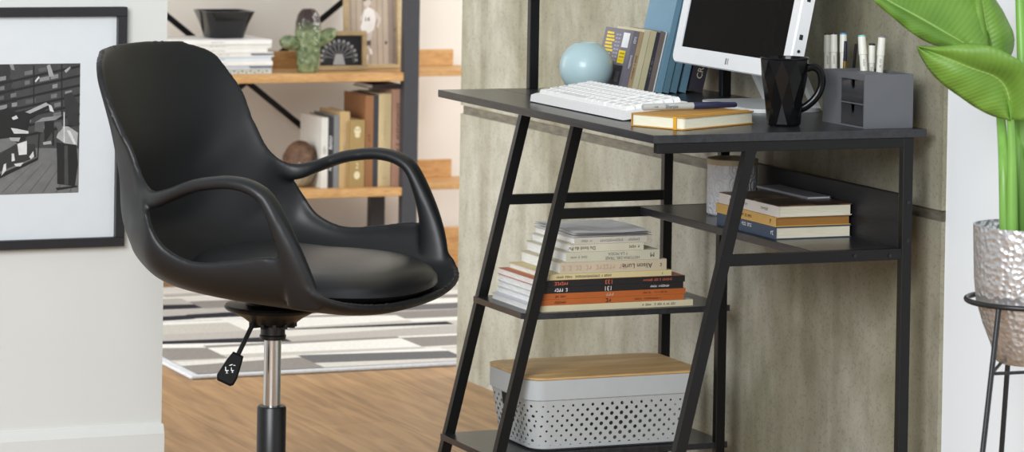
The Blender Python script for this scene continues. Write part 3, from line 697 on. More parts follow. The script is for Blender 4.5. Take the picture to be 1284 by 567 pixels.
# keyboard
kx0, kx1, ky0, kd = .294, .683, .060, .125
kz0, kz1 = H + .0005, H
kb = thing('keyboard', 'white keyboard with raised keys at the front left of the desktop', 'keyboard', ((kx0 + kx1) / 2, ky0 + kd / 2, H + .0004))
tilt = math.atan2(.018, kd)
KM = Matrix.Translation((kx0, ky0, H + .0009)) @ Matrix.Rotation(tilt, 4, 'X')
M_kb = plain('white_keyboard_plastic', (232, 232, 230), 0.45, 0, 0.01)
b = MB(); Wk = kx1 - kx0
vs = b.prism([(0, .0, .001), (0, .004, 0), (0, kd, 0), (0, kd, .012), (0, .012, .0135), (0, .003, .012)], (Wk, 0, 0))
bmesh.ops.transform(b.bm, matrix=KM, verts=b.bm.verts); part('case', b, M_kb, kb, 30)
b = MB(); 
for x in (.03, Wk - .06): b.box((x, kd - .016, -.0150), (x + .03, kd - .010, .0005))
bmesh.ops.transform(b.bm, matrix=KM, verts=b.bm.verts); part('foot', b, M_kb, kb)
kg = random.Random(3); pitch = .0187
rowsk = [(.016, [1.25, 1.25, 1.25, 6.25, 1.25, 1.25, 1.25]), (.034, [2.25] + [1] * 10 + [1.75]), (.0523, [1.75] + [1] * 11 + [1.25]), (.0706, [1.5] + [1] * 12 + [.5]), (.0889, [1] * 13 + [1]), (.107, [.9] * 15 + [.5])]
nk = 0
for ri, (yy, ws) in enumerate(rowsk):
    tot = sum(ws); sc = (.2775) / tot; x = .008
    ks = [(x + sum(ws[:i]) * sc, w * sc) for i, w in enumerate(ws)]
    ks += [(.292 + .0285 * i, .0275) for i in range(3)] if ri in (0, 1, 2, 3, 4, 5) else []
    for x, w in ks:
        b = MB(); h_ = .0155 if ri < 5 else .0145; dd = .0165 if ri < 5 else .012; x0, x1 = x + .0009, x + w - .0009
        b.loft([[(x0, yy, .0115), (x1, yy, .0115), (x1, yy + dd, .0115), (x0, yy + dd, .0115)], [(x0 + .0006, yy + .0006, .017), (x1 - .0006, yy + .0006, .017), (x1 - .0006, yy + dd - .0004, .017), (x0 + .0006, yy + dd - .0004, .017)], [(x0 + .0026, yy + .0026, .0205), (x1 - .0026, yy + .0026, .0205), (x1 - .0026, yy + dd - .002, .0205), (x0 + .0026, yy + dd - .002, .0205)]])
        bmesh.ops.transform(b.bm, matrix=KM, verts=b.bm.verts); nk += 1
        part('key', b, M_kb, kb)

# disc cases leaning in a row, then teal files and a dark book
G3 = 'slim cases leaning in a row beside the vase'
LEAN = 13.0; ux = math.radians(LEAN)
XS = .165
def lean_book(name, cat, label, u0, u1, Lh, D, cov, vref=106, xs=XS, pgm=None, txt=(), group=None, coverart=None, deg=LEAN, ct=.0012):
    """u0..u1: the spine's span in the row; base line kept on the desktop"""
    ya, yb = px(u0, vref, x=xs).y, px(u1, vref, x=xs).y
    T = (yb - ya) * math.cos(math.radians(deg))
    zt = px(u0, vref, x=xs).z - H
    ya -= zt * math.tan(math.radians(deg)); yb -= zt * math.tan(math.radians(deg))
    # lowest corner is the +Y one: it stands on the desktop
    org = Vector((xs, yb - T * (1 - math.cos(math.radians(deg))) , H))
    r = thing(name, label, cat, (xs, yb, H + .0002), lean_frame(deg), group)
    make_book(Lh, D, T, cov, r, pgm, ct=ct, inset=.001)
    return r, T
lab = 'slim case with %s, %s in the row beside the vase'
r, T = lean_book('disc_case', 'case', 'slim grey case with yellow list on its front cover, first beside the vase', 780, 787.2, .118, .125, (116, 112, 122), txt=(), group=G3, pgm=M_paperw)
b = MB(); b.mi = 0
zz = T + .0003
def cv(a0, a1, d0, d1): b.face([(a0, d0, zz), (a1, d0, zz), (a1, d1, zz), (a0, d1, zz)])
b.mi = 2; cv(.084, .112, .012, .040)
b.mi = 1; cv(.054, .078, .016, .044); 
for k in range(11): cv(.110 - k * .0066, .106 - k * .0066, .082 - .004 * (k % 3), .112)
b.mi = 3
for k in range(3):
    for q in range(3): cv(.058 + q * .0065, .0605 + q * .0065, .020 + k * .007, .025 + k * .007)
b.mi = 4; cv(.010, .050, .014, .058); b.mi = 2; cv(.018, .038, .022, .040); b.mi = 3; cv(.004, .012, .03, .09)
b.mi = 5
for k in range(16): cv(.056 + (k % 8) * .007, .059 + (k % 8) * .007, .05 + .012 * (k // 8), .059 + .012 * (k // 8))
part('cover_print', b, [M_ink, plain('yellow_ink', (240, 208, 30), .6), M_inkw, M_ink, plain('dark_photo_ink', (52, 50, 56), .5, 0, .4, 60), plain('lilac_ink', (164, 158, 176), .6)], r, world=False, fix=False)
b = MB(); b.mi = 0; b.marks(5, .006, (.1, -.0002, T * .5), (1, 0, 0), (0, 0, 1)); b.marks(9, .005, (.06, -.0002, T * .5), (1, 0, 0), (0, 0, 1)); part('title', b, M_inkw, r, world=False, fix=False)
row = [(787.6, 793, .117, (172, 148, 112), 'a tan spine', 'second'), (793.4, 800.6, .119, (198, 190, 158), 'a plain cream spine', 'third'), (801.2, 808.8, .118, (190, 182, 146), 'a straw-coloured spine', 'fourth'), (809.2, 813.4, .116, (54, 54, 66), 'a thin navy spine', 'fifth'), (813.8, 820.4, .117, (112, 100, 94), 'a grey-brown spine', 'sixth'), (820.6, 822.0, .117, (222, 222, 218), 'a very thin white spine', 'seventh and last')]
for u0, u1, Lh, cov, a, n in row:
    r, T = lean_book('disc_case', 'case', lab % (a, n.replace(' and last', '')), u0, u1, Lh, .120, cov, group=G3, pgm=M_paperw)
    if T > .005 and cov[0] < 180:
        b = MB(); b.marks(16, min(.005, T * .6), (.05, -.0002, T * .5), (1, 0, 0), (0, 0, 1)); part('title', b, M_ink if cov[0] > 120 else M_inkg, r, world=False, fix=False)
# teal files
G4 = 'teal files leaning behind the monitor'
DEG = 13.0
M_teal_in = plain('file_inside', (52, 74, 88), .8)
def magazine_file(label, u0, u1, vref, hh, D, col, xs):
    ya, yb = px(u0, vref, x=xs).y, px(u1, vref, x=xs).y; zt = px(u0, vref, x=xs).z - H
    T = (yb - ya) * math.cos(math.radians(DEG)); sh_ = zt * math.tan(math.radians(DEG))
    r = thing('magazine_file', label, 'magazine file', (xs, yb - sh_, H + .0002), lean_frame(DEG), G4)
    w = .0018; b = MB(); side = [(0, 0), (hh, 0), (hh, D * .35), (hh * .6, D), (0, D)]
    for z_ in (0, T - w): b.prism([(x, y, z_) for x, y in side], (0, 0, w))
    b.box((0, 0, w), (hh, w, T - w)); b.box((0, w, w), (w, D, T - w)); b.box((0, D - w, w), (hh * .6, D, T - w)); part('body', b, plain('teal_card_%d_%d_%d' % col, col, .6, 0, .03), r, world=False)
    b = MB(); b.box((.004, .006, w * 1.3), (hh * .93, D * .82, T - w * 1.3)); part('papers', b, M_paperw, r, world=False)
magazine_file('teal file with pale blue outer side, nearest the row of slim cases', 825.2, 832, 106, .30, .115, (104, 140, 160), .172)
magazine_file('slim teal file second from the slim cases, behind the monitor edge', 833.4, 840.8, 106, .285, .115, (84, 116, 132), .174)
magazine_file('teal file third from the slim cases, under the monitor corner', 842.6, 850.5, 106, .285, .115, (80, 112, 128), .174)
magazine_file('last teal file of the four, beside the dark lettered book', 854, 862, 106, .28, .115, (88, 120, 138), .170)
r, T = lean_book('book', 'book', 'dark plum book with pale lettering leaning below the monitor', 865, 883, .245, .17, (50, 46, 56), vref=106, xs=.168, deg=DEG)
b = MB(); b.text('CREST', .017, (.048, -.0003, T * .45), (1, 0, 0), (0, 0, 1)); part('title', b, plain('pale_gold_ink', (196, 186, 160), .5), r, world=False, fix=False)

# monitor
MA = math.radians(11.5); mx0, mx1 = px(841.5, 70, y=.328).x, px(986, 80, y=.328).x; my, mz = .328, px(845, 77.5, y=.328).z
mon = thing('monitor', 'white framed desktop monitor with dark screen and white easel stand', 'monitor', ((mx0 + mx1) / 2, .40, H))
MM = Matrix.Translation((mx0, my, mz)) @ Matrix.Rotation(-MA, 4, 'X') @ Matrix.Rotation(0, 4, 'Y')
Wm, Hm, Tm = mx1 - mx0, .335, .030
b = MB()
def rr2(x0, x1, z0, z1, r, y, n=5):
    P = []
    for cx, cz, a0 in ((x1 - r, z1 - r, 0), (x0 + r, z1 - r, PI / 2), (x0 + r, z0 + r, PI), (x1 - r, z0 + r, 3 * PI / 2)):
        for k in range(n + 1): a = a0 + PI / 2 * k / n; P.append((cx + r * math.cos(a), y, cz + r * math.sin(a)))
    return P
o_ = [rr2(.012, Wm - .012, .012, Hm - .012, .014, Tm), rr2(.002, Wm - .002, .002, Hm - .002, .016, Tm - .004), rr2(0, Wm, 0, Hm, .016, .003), rr2(.002, Wm - .002, .002, Hm - .002, .015, 0)]
SX0, SX1, SZ0, SZ1 = .028, Wm - .026, .030, Hm - .024
inn = rr2(SX0, SX1, SZ0, SZ1, .001, 0); inn2 = rr2(SX0, SX1, SZ0, SZ1, .001, .003)
b.loft(o_ + [inn, inn2], cap=False)
b.face([p for p in reversed(o_[0])])
bmesh.ops.transform(b.bm, matrix=MM, verts=b.bm.verts); mf = part('frame', b, plain('white_monitor_plastic', (228, 230, 232), .35, 0, .01), mon, 35)
b = MB(); b.box((SX0 - .001, .0022, SZ0 - .001), (SX1 + .001, .0045, SZ1 + .001)); bmesh.ops.transform(b.bm, matrix=MM, verts=b.bm.verts); part('screen', b, plain('dark_screen', (14, 14, 15), .25, 0, .02, spec=.02), mon)
b = MB()
for k, w in ((0, .004), (.0085, .0022)): b.box((Wm * .475 + k, -.0006, .010), (Wm * .475 + k + w, .0004, .021))
bmesh.ops.transform(b.bm, matrix=MM, verts=b.bm.verts); part('logo', b, M_inkg, mf)
for zz_, hh_, yy_ in ((.138, .03, .010), (.072, .009, .009)):
    b = MB(); b.box((Wm - .001, yy_, zz_), (Wm + .0004, yy_ + .007, zz_ + hh_), .0008); bmesh.ops.transform(b.bm, matrix=MM, verts=b.bm.verts); part('port', b, M_blackplastic, mf)
for zz_ in (.052, .036):
    b = MB(); b.tube([(Wm - .001, .013, zz_), (Wm + .0004, .013, zz_)], .0028, 14); bmesh.ops.transform(b.bm, matrix=MM, verts=b.bm.verts); part('port', b, M_blackplastic, mf)
M_st = plain('satin_white_stand', (206, 208, 208), .35, 0, .02)
b = MB(); cx0, cx1 = .375, .600; P = rrect(cx0, cx1, .352, .494, .03, H + .0004); P2 = [(p[0], p[1], H + .007) for p in P]; b.loft([P, P2]); part('stand_base', b, M_st, mon, 40)
bk = lambda z: my + Tm * math.cos(MA) + (z - mz) * math.tan(MA)          # back of the screen at height z
for x in (cx0 + .01, cx1 - .028):
    b = MB(); z1 = H + .19
    prof = [(.490, H + .006), (.480, H + .006), (bk(z1) + .001, z1), (bk(z1) + .003, z1 + .012), (bk(z1) + .014, z1 + .010)]
    b.prism([(x, y, z_) for y, z_ in prof], (.018, 0, 0)); part('stand_arm', b, M_st, mon, 40)
b = MB(); b.prism([(cx0 + .028, .482, H + .03), (cx0 + .028, .479, H + .03), (cx0 + .028, bk(z1) + .006, z1), (cx0 + .028, bk(z1) + .009, z1)], (cx1 - cx0 - .056, 0, 0)); part('stand_panel', b, M_st, mon)

# notebook with a marker on it
ang = math.radians(116.5); NR = Matrix.Rotation(ang, 3, 'Z')
nf = px(856.5, 164, z=H)                                  # corner nearest the camera
nf.z = H + .0003
nb = thing('notebook', 'mustard covered notebook with elastic band at the front corner of the desk', 'notebook', (nf.x, nf.y, H + .0003), NR)
NLn, NW, NT = .200, .112, .0215
# own frame: x runs from the near corner to the right end, y to the left end
M_must = plain('mustard_cover', (190, 140, 66), .6, 0, .05)
b = MB(); 
for z_ in (0.0002, NT - .0022): P = rrect(0, NLn, 0, NW, .007, z_); b.loft([P, [(p[0], p[1], z_ + .002) for p in P]])
b.box((.004, NW - .0018, .0005), (NLn - .004, NW, NT - .0005)) ; part('cover', b, M_must, nb, 40, world=False)
b = MB(); P = rrect(.002, NLn - .002, .002, NW - .002, .007, .0022); b.loft([P, [(p[0], p[1], NT - .0022) for p in P]]); part('pages', b, plain('cream_pages', (230, 226, 202), .85, 0, .06, 40, stretch=(1, 1, 30)), nb, 40, world=False)
b = MB(); b.box((-.0008, .0135, .0001), (.0000, .0205, NT + .0006)); b.box((-.0008, .0135, NT), (NLn, .0205, NT + .0006)); part('elastic_band', b, plain('ochre_elastic', (214, 158, 40), .7), nb, world=False)
ma, mb_ = px(806, 134.5, z=H + NT + .0078), px(923, 131.2, z=H + NT + .0078)
mk_ = thing('marker_pen', 'grey marker pen with navy cap lying on the mustard notebook', 'marker pen', (ma.x, ma.y, H + NT + .0007))
dv = (mb_ - ma).normalized(); q = lambda t: ma + dv * t; L_ = (mb_ - ma).length
b = MB(); b.tube([q(0), q(.002), q(L_ * .5), q(L_ * .53)], [.0045, .0056, .0060, .0060], 24); part('barrel', b, plain('grey_barrel', (176, 178, 174), .4, 0, .02), mk_, 40)
b = MB(); b.tube([q(L_ * .53), q(L_ * .545), q(L_ * .80), q(L_ * .86), q(L_ * .985), q(L_)], [.0058, .0061, .0060, .0049, .0045, .0035], 24); part('cap', b, plain('navy_cap', (38, 42, 72), .35, 0, .03), mk_, 40, label='navy cap')
b = MB(); n_ = (-FWD - dv * (-FWD).dot(dv)).normalized(); upd = n_.cross(dv); pt_ = q(L_ * .29) + n_ * .0058; b.text('Sharpie', .0085, pt_, dv, upd); b.text('\u2022 FINE', .0035, q(L_ * .12) + n_ * .0058, dv, upd); part('lettering', b, M_ink, mk_, fix=False)

# mug: tall, faceted
mc = px(982.5, 157.5, z=H)
mug = thing('mug', 'tall black faceted mug beside the grey organizer', 'mug', (mc.x, mc.y, H), Matrix.Rotation(.35, 3, 'Z'))
b = MB(); nS = 10
def ring(r, z, off, f): return [(r * math.cos(2 * PI * (k + off) / nS), r * math.sin(2 * PI * (k + off) / nS), z) for k in range(nS)]
rowm = [(.0262, .0005, 0), (.0285, .004, 0), (.0325, .040, .5), (.0385, .083, 0), (.0412, .112, .5)]
RR_ = [[b.bm.verts.new(p) for p in ring(r, z, o2, 0)] for r, z, o2 in rowm]
for i in range(len(RR_) - 1):
    o0, o1 = rowm[i][2], rowm[i + 1][2]
    for k in range(nS):
        a, c = RR_[i][k], RR_[i][(k + 1) % nS]
        if o0 == o1: b.bm.faces.new((a, c, RR_[i + 1][(k + 1) % nS], RR_[i + 1][k]))
        elif o1 > o0: b.bm.faces.new((a, c, RR_[i + 1][k])); b.bm.faces.new((c, RR_[i + 1][(k + 1) % nS], RR_[i + 1][k]))
        else: b.bm.faces.new((a, c, RR_[i + 1][(k + 1) % nS])); b.bm.faces.new((a, RR_[i + 1][(k + 1) % nS], RR_[i + 1][k]))
b.bm.faces.new(list(reversed(RR_[0])))
seg = 40; prev = None
rim_ = [[b.bm.verts.new((r * math.cos(2 * PI * k / seg), r * math.sin(2 * PI * k / seg), z)) for k in range(seg)] for r, z in ((.0402, .1115), (.0412, .1135), (.0405, .115), (.0390, .1145), (.037, .10), (.026, .008))]
for i in range(len(rim_) - 1):
    for k in range(seg): b.bm.faces.new((rim_[i][k], rim_[i][(k + 1) % seg], rim_[i + 1][(k + 1) % seg], rim_[i + 1][k]))
b.bm.faces.new(list(reversed(rim_[-1])))
for f in b.bm.faces: f.smooth = False
M_mug = plain('black_glaze', (14, 14, 15), .16, 0, .02, coat=0, spec=.22)
part('body', b, M_mug, mug, 12, world=False)
hd = (AX - Vector((0, 0, 1)) * AX.z).normalized(); hd = Vector((mc.x, mc.y, 0)) * 0 + hd
hp = [(.031, .094), (.046, .099), (.058, .094), (.063, .078), (.060, .060), (.050, .044), (.036, .032), (.027, .028)]
cr_ = smooth_curve([Vector((mc.x, mc.y, H)) + hd * a + Vector((0, 0, z_)) for a, z_ in hp], 30)
b = MB(); b.tube(cr_, .0066, 12, .0048, up=hd.cross(Vector((0, 0, 1)))); part('handle', b, M_mug, mug, 50)

# organizer
ox0, ox1, oy0, oy1 = .765, .910, .398, .491; oh = .0905
org = thing('desk_organizer', 'grey desk organizer with two clear drawers at the right end of the desk', 'organizer', ((ox0 + ox1) / 2, (oy0 + oy1) / 2, H))
M_org = plain('grey_card', (92, 94, 98), .55, 0, .03)
ow = .003; xd_ = .828; hz = H + .0003; ht = H + oh
b = MB()
b.box((ox0, oy0, hz), (ox0 + ow, oy1, ht)); b.box((ox1 - ow, oy0, hz), (ox1, oy1, ht)); b.box((ox0 + ow, oy1 - ow, hz), (ox1 - ow, oy1, ht)); b.box((ox0 + ow, oy0 + .0, hz), (ox1 - ow, oy1 - ow, hz + ow))
b.box((ox0 + ow, oy0, hz + ow), (xd_, oy0 + ow, ht)); b.box((xd_ - ow, oy0 + ow, hz + ow), (xd_, oy0 + .055, ht))
zm = hz + .040; zt2 = ht - .010
b.box((xd_, oy0, zm - .001), (ox1 - ow, oy0 + .052, zm + .001)); b.box((xd_, oy0, zt2), (ox1 - ow, oy0 + .055, ht)); b.mi = 1; b.box((xd_, oy0 + .052, hz + ow), (ox1 - ow, oy0 + .055, zt2)); b.box((xd_, oy0 + .004, hz + ow), (xd_ + .0008, oy0 + .052, zt2)); b.box((ox1 - ow - .0008, oy0 + .004, hz + ow), (ox1 - ow, oy0 + .052, zt2))
part('body', b, [M_org, plain('dark_drawer_cavity', (40, 40, 42), .7)], org)  # drawer cavity walls coloured darker than the body
def clear_mat():
    m, N, L, B = new_mat('clear_drawer_plastic'); B.inputs['Base Color'].default_value = (.30, .30, .33, 1); B.inputs['Transmission Weight'].default_value = .9; B.inputs['Roughness'].default_value = .08; B.inputs['IOR'].default_value = 1.3
    tc = N.new('ShaderNodeTexCoord'); n = N.new('ShaderNodeTexNoise'); n.inputs['Scale'].default_value = 30; L.new(tc.outputs['Object'], n.inputs['Vector']); bp = N.new('ShaderNodeBump'); bp.inputs['Strength'].default_value = .3; L.new(n.outputs['Fac'], bp.inputs['Height']); L.new(bp.outputs['Normal'], B.inputs['Normal'])
    return m
M_clear = clear_mat()
for za, zb2 in ((hz + ow + .0006, zm - .0016), (zm + .0016, zt2 - .0006)):
    xa, xb = xd_ + .0012, ox1 - ow - .0012; xm = (xa + xb) / 2; b = MB()
    yf = oy0 + .0012; nt = .007; dp = .013
    front = [(xa, za), (xb, za), (xb, zb2), (xm + nt, zb2), (xm + nt, zb2 - dp + nt * .5), (xm + nt * .5, zb2 - dp - .002), (xm - nt * .5, zb2 - dp - .002), (xm - nt, zb2 - dp + nt * .5), (xm - nt, zb2), (xa, zb2)]
    b.prism([(x, yf, z_) for x, z_ in front], (0, .0022, 0)); b.box((xa, yf + .0022, za), (xa + .0012, oy0 + .049, zb2 - .002)); b.box((xb - .0012, yf + .0022, za), (xb, oy0 + .049, zb2 - .002)); b.box((xa, yf + .0022, za), (xb, oy0 + .049, za + .0012)); b.box((xa, oy0 + .047, za), (xb, oy0 + .049, zb2 - .002))
    part('drawer', b, M_clear, org, label='clear plastic drawer with a finger notch')
# pens standing in it
zb3 = hz + ow + .0004
M_pen = plain('white_marker_barrel', (220, 219, 208), .45, 0, .02)
def marker(label, u, vtop, cap, y, w=.0066, colr=None, ub=None, gold=False):
    pt = px(u, vtop, y=y); 
    pb = px(ub if ub else u, 126, y=y); d_ = (pt - pb).normalized(); pb = pt - d_ * ((pt.z - zb3 - .0012) / d_.z)
    L_ = (pt - pb).length
    r = thing('marker', label, 'marker', (pb.x, pb.y, zb3), None, 'markers in the grey organizer')
    q = lambda t: pb + d_ * t
    rs = w * (.88 if colr is None else 1)
    b = MB(); b.tube([q(0), q(L_ - .034)], rs, 18); part('barrel', b, colr or M_pen, r, 40)
    b = MB(); b.tube([q(L_ - .034), q(L_ - .0335), q(L_ - .004), q(L_ - .003)], [rs, w, w * .92, w * .88], 18); part('cap', b, colr or M_pen, r, 40)
    b = MB(); b.tube([q(L_ - .003), q(L_ - .0006), q(L_)], [w * .9, w * .88, w * .7], 18); part('cap_end', b, plain('cap_%d_%d_%d' % cap, cap, .4), r, 40)
    if colr is None and not gold:
        b = MB(); n_ = (-FWD - d_ * (-FWD).dot(d_)).normalized(); sd = n_.cross(d_); b.marks(6, .0045, q(L_ - .046) + n_ * rs, d_, n_.cross(d_)); part('print', b, M_inkg, r, fix=False)
    if gold:
        b = MB(); b.tube([q(L_ - .047), q(L_ - .0345)], w * 1.06, 18); part('band', b, plain('gold_band', (176, 146, 76), .3, .8), r, 40, label='gold band')
M_navy = plain('navy_pen_barrel', (34, 38, 58), .3); M_dk = plain('black_pen_barrel', (26, 26, 27), .3)
marker('white marker with brown cap end, leftmost in the organizer', 1037.5, 41.5, (62, 48, 44), .465)
marker('white marker with dark cap end, second from the left, in front of the blue-ended one', 1045.5, 41, (70, 52, 48), .458)
marker('white marker with bright blue cap end in the organizer', 1057.5, 41, (70, 140, 190), .472)
marker('slim navy pen with gold band in front of the blue-ended marker', 1060.5, 51.5, (34, 38, 58), .455, .0032, M_navy, 1057.5, True)
marker('slim black pen leaning in the middle of the organizer', 1073.5, 55, (26, 26, 27), .474, .0030, M_dk, 1066)
marker('white marker with turquoise cap end leaning left in the organizer', 1080.5, 44, (120, 190, 186), .456, .0074, None, 1086)
marker('cream marker with black cap end, shortest of the right-hand three', 1093.5, 54.5, (34, 38, 36), .474, .0062, None, 1091)
marker('cream marker with grey cap end, rightmost in the organizer', 1106, 44.5, (128, 124, 126), .468, .0068, None, 1100.5)

# ------------------------------------------------------------------ bookcase in the room beyond
XK = XB - 0.24                                   # its back plane
zs1, zs2 = px(400, 92.6, x=XB).z, px(400, 238.2, x=XB).z
st = px(400, 92.6, x=XB).z - px(400, 103.4, x=XB).z
yp0_, yp1_ = px(507, 100, x=XB).y, px(525, 100, x=XB).y
yl0 = yp0_ - 1.02; yext = px(566, 80, x=XK).y
bc = thing('bookcase', 'oak board bookcase with black metal posts and crossed braces in the room beyond', 'bookcase', ((XB + XK) / 2, (yl0 + yp1_) / 2, 0))
M_post = plain('graphite_metal', (58, 59, 63), .5, 0, .05)
pw = yp1_ - yp0_
for y in (yp0_, yl0 - pw):
    b = MB(); b.box((XB - .03, y, 0), (XB + .002, y + pw, 1.6), .001); part('post', b, M_post, bc, label='front graphite post')
    b = MB(); b.box((XK - .03, y, 0), (XK, y + pw, 1.6), .001); part('post', b, M_post, bc, label='rear graphite post')
for z_ in (zs1, zs2):
    b = MB(); b.box((XK, yl0, z_ - st), (XB - .001, yp0_ - .0005, z_), .001); part('shelf', b, M_oak, bc)
    b = MB(); b.box((XK, yp0_, z_ - st * .75), (XB - .075, yext + .10, z_), .001); part('shelf_extension', b, M_oak, bc, label='oak board carrying on past the right post')
    b = MB(); zt_ = px(550, 62 if z_ == zs1 else 200, x=XK + .012).z; b.box((XK + .0005, yl0, z_ + .0003), (XK + .014, yext, zt_), .001); part('upstand', b, M_oak, bc, label='oak upstand along the back of the board')
b = MB(); b.box((XK - .06, yl0, .0), (XK - .03, yext + .2, px(555, 286, x=XK - .03).z), .001); part('bottom_panel', b, M_oak, bc)
za, zc = px(210, 18, x=XK - .012), px(383, 160, x=XK - .012)
ycr = px(309, 101.5, x=XK - .012)
dy = yp0_ - ycr.y; sl = (za.z - zc.z) / (zc.y - za.y)
for s in (1, -1):
    b = MB(); b.bar((XK - .006 - .008 * (s > 0), ycr.y - dy, ycr.z + s * sl * dy), (XK - .006 - .008 * (s > 0), ycr.y + dy, ycr.z - s * sl * dy), .016, .006, up=(1, 0, 0)); part('brace', b, M_black, bc)
b = MB(); b.box((XK, yl0, 1.38), (XB, yp0_, 1.38 + st)); part('shelf', b, M_oak, bc)

def yz(u, v, x): q = px(u, v, x=x); return q.y, q.z
# magazines
G5 = 'white magazines stacked on the upper bookcase shelf'
z = zs1 + .0005; total = px(300, 50.5, x=XB - .03).z - zs1; nM = 8; tM = total / nM
ends = [340.5, 341, 342, 340, 343.5, 335.5, 340.5, 341]; whites = [(206, 208, 200), (196, 204, 212), (238, 236, 230), (214, 220, 226), (232, 232, 228), (240, 238, 233), (226, 224, 216), (242, 241, 238)]
lab5 = ['mottled magazine at the bottom of the bookcase stack', 'bluish white magazine with dark corner, second from the bottom of the bookcase stack', 'plain white magazine third from the bottom of the bookcase stack', 'pale blue magazine in the middle of the bookcase stack', 'white magazine whose end sticks out furthest from the bookcase stack', 'white magazine whose end sits back from the others in the bookcase stack', 'off-white magazine second from the top of the bookcase stack', 'topmost white magazine on the bookcase, carrying the black bowl']
for k in range(nM):
    x1 = XB - .03 + (k % 3) * .002; y1 = px(ends[k], 90 - k * 5, x=x1).y; y0 = px(206, 70, x=x1).y
    r = thing('magazine', lab5[k], 'magazine', (x1, y0, z), R_STACK, G5)
    make_book(y1 - y0, .190, tM - .0003, whites[k], r, M_paperw, ct=.0012)
    b = MB(); L = y1 - y0
    b.mi = 0; b.marks(8, .006, (L * .12, -.0003, tM * .5), (1, 0, 0), (0, 0, 1)); b.marks(20 - 2 * (k % 4), .005, (L * .5, -.0003, tM * .5), (1, 0, 0), (0, 0, 1))
    if k in (1, 4): b.mi = 1; b.face([(L * .8, -.0002, tM * .3), (L, -.0002, tM * .3), (L, -.0002, tM * .8), (L * .78, -.0002, tM * .8)])
    if k == 0:
        b.mi = 2
        for q in range(14): b.face([(L * (.45 + q * .038), -.0002, tM * (.2 + .2 * (q % 2))), (L * (.47 + q * .038), -.0002, tM * (.2 + .2 * (q % 2))), (L * (.47 + q * .038), -.0002, tM * (.5 + .3 * (q % 2))), (L * (.45 + q * .038), -.0002, tM * (.5 + .3 * (q % 2)))])
    part('print', b, [plain('faint_ink', (176, 172, 164), .7), plain('slate_ink', (110, 118, 128), .7), plain('moss_ink', (128, 134, 112), .7)], r, world=False, fix=False)
    z += tM
ztop = z
# black bowl
xc = XB - .135; b = MB(); (ya, z0b), (yb, _) = yz(258.5, 49.5, xc), yz(302, 49.5, xc); (yc, z1b), (yd, _) = yz(249, 15.5, xc), yz(311, 15.5, xc); hb = z1b - z0b; cyb = (ya + yb) / 2
sq = lambda hw, z_, r: [(xc + x, cyb + y, ztop + .0002 + z_) for x, y, _ in rrect(-hw, hw, -hw, hw, r, 0, 4)]
w0, w1 = (yb - ya) / 2 * .96, (yd - yc) / 2
rg = [sq(w0 * .95, 0, .02)] + [sq(w0 + (w1 - w0) * (t ** 1.35), hb * t, .02) for t in (.02, .2, .4, .6, .8, .95, 1)] + [sq(w1 - .004, hb, .018), sq(w0 + (w1 - w0) * .5 - .004, hb * .6, .018), sq(w0 * .9, hb * .12, .016)]
b.loft(rg); solo('bowl', b, plain('gloss_black_ceramic', (16, 16, 18), .14, 0, .03, coat=.1), 'black flared square bowl on top of the white magazines', 'bowl', 40)
# cactus vase
xv = XB - .055; yc_, zc_ = yz(385.5, 93, xv); sc_ = (yz(401, 60, xv)[0] - yz(370.5, 60, xv)[0]) / 2; hv = yz(385, 13.5, xv)[1] - zc_
cac = thing('cactus_vase', 'green glazed cactus shaped vase with brown top on the bookcase', 'vase', (xv, yc_, zs1 + .0005))
def cactus_mat():
    m, N, L, B = new_mat('cactus_glaze'); tc = N.new('ShaderNodeTexCoord'); sx = N.new('ShaderNodeSeparateXYZ'); L.new(tc.outputs['Object'], sx.inputs[0]); n = N.new('ShaderNodeTexNoise'); n.inputs['Scale'].default_value = 60; L.new(tc.outputs['Object'], n.inputs['Vector'])
    a = N.new('ShaderNodeMath'); a.operation = 'MULTIPLY_ADD'; a.inputs[1].default_value = .03; L.new(n.outputs['Fac'], a.inputs[0]); L.new(sx.outputs['Z'], a.inputs[2])
    r = N.new('ShaderNodeMapRange'); r.inputs['From Min'].default_value = hv * .70; r.inputs['From Max'].default_value = hv * .92; L.new(a.outputs[0], r.inputs['Value'])
    g = N.new('ShaderNodeValToRGB'); g.color_ramp.elements[0].position = .3; g.color_ramp.elements[0].color = srgb((74, 92, 62)); g.color_ramp.elements[1].position = .68; g.color_ramp.elements[1].color = srgb((142, 154, 112)); L.new(n.outputs['Fac'], g.inputs[0])
    x = N.new('ShaderNodeMix'); x.data_type = 'RGBA'; L.new(r.outputs[0], x.inputs[0]); L.new(g.outputs[0], x.inputs[6]); x.inputs[7].default_value = srgb((58, 46, 44)); L.new(x.outputs[2], B.inputs['Base Color']); B.inputs['Roughness'].default_value = .2
    v = N.new('ShaderNodeTexVoronoi'); v.inputs['Scale'].default_value = 110; L.new(tc.outputs['Object'], v.inputs['Vector']); bp = N.new('ShaderNodeBump'); bp.inputs['Strength'].default_value = .6; bp.inputs['Distance'].default_value = .003; L.new(v.outputs['Distance'], bp.inputs['Height']); L.new(bp.outputs['Normal'], B.inputs['Normal'])
    return m
M_cac = cactus_mat(); b = MB(); prof = [(.74, 0), (.80, .015), (.86, .15), (.98, .45), (1.0, .62), (.96, .78), (.82, .90), (.62, .965), (.50, .99), (.40, 1.0), (.34, .99), (.34, .90)]
seg = 48; rg = []
for r, t in prof: rg.append([(r * sc_ * (1 + .035 * math.cos(9 * 2 * PI * k / seg)) * math.cos(2 * PI * k / seg), r * sc_ * (1 + .035 * math.cos(9 * 2 * PI * k / seg)) * math.sin(2 * PI * k / seg), t * hv) for k in range(seg)])
b.loft(rg); part('body', b, M_cac, cac, 60, world=False)
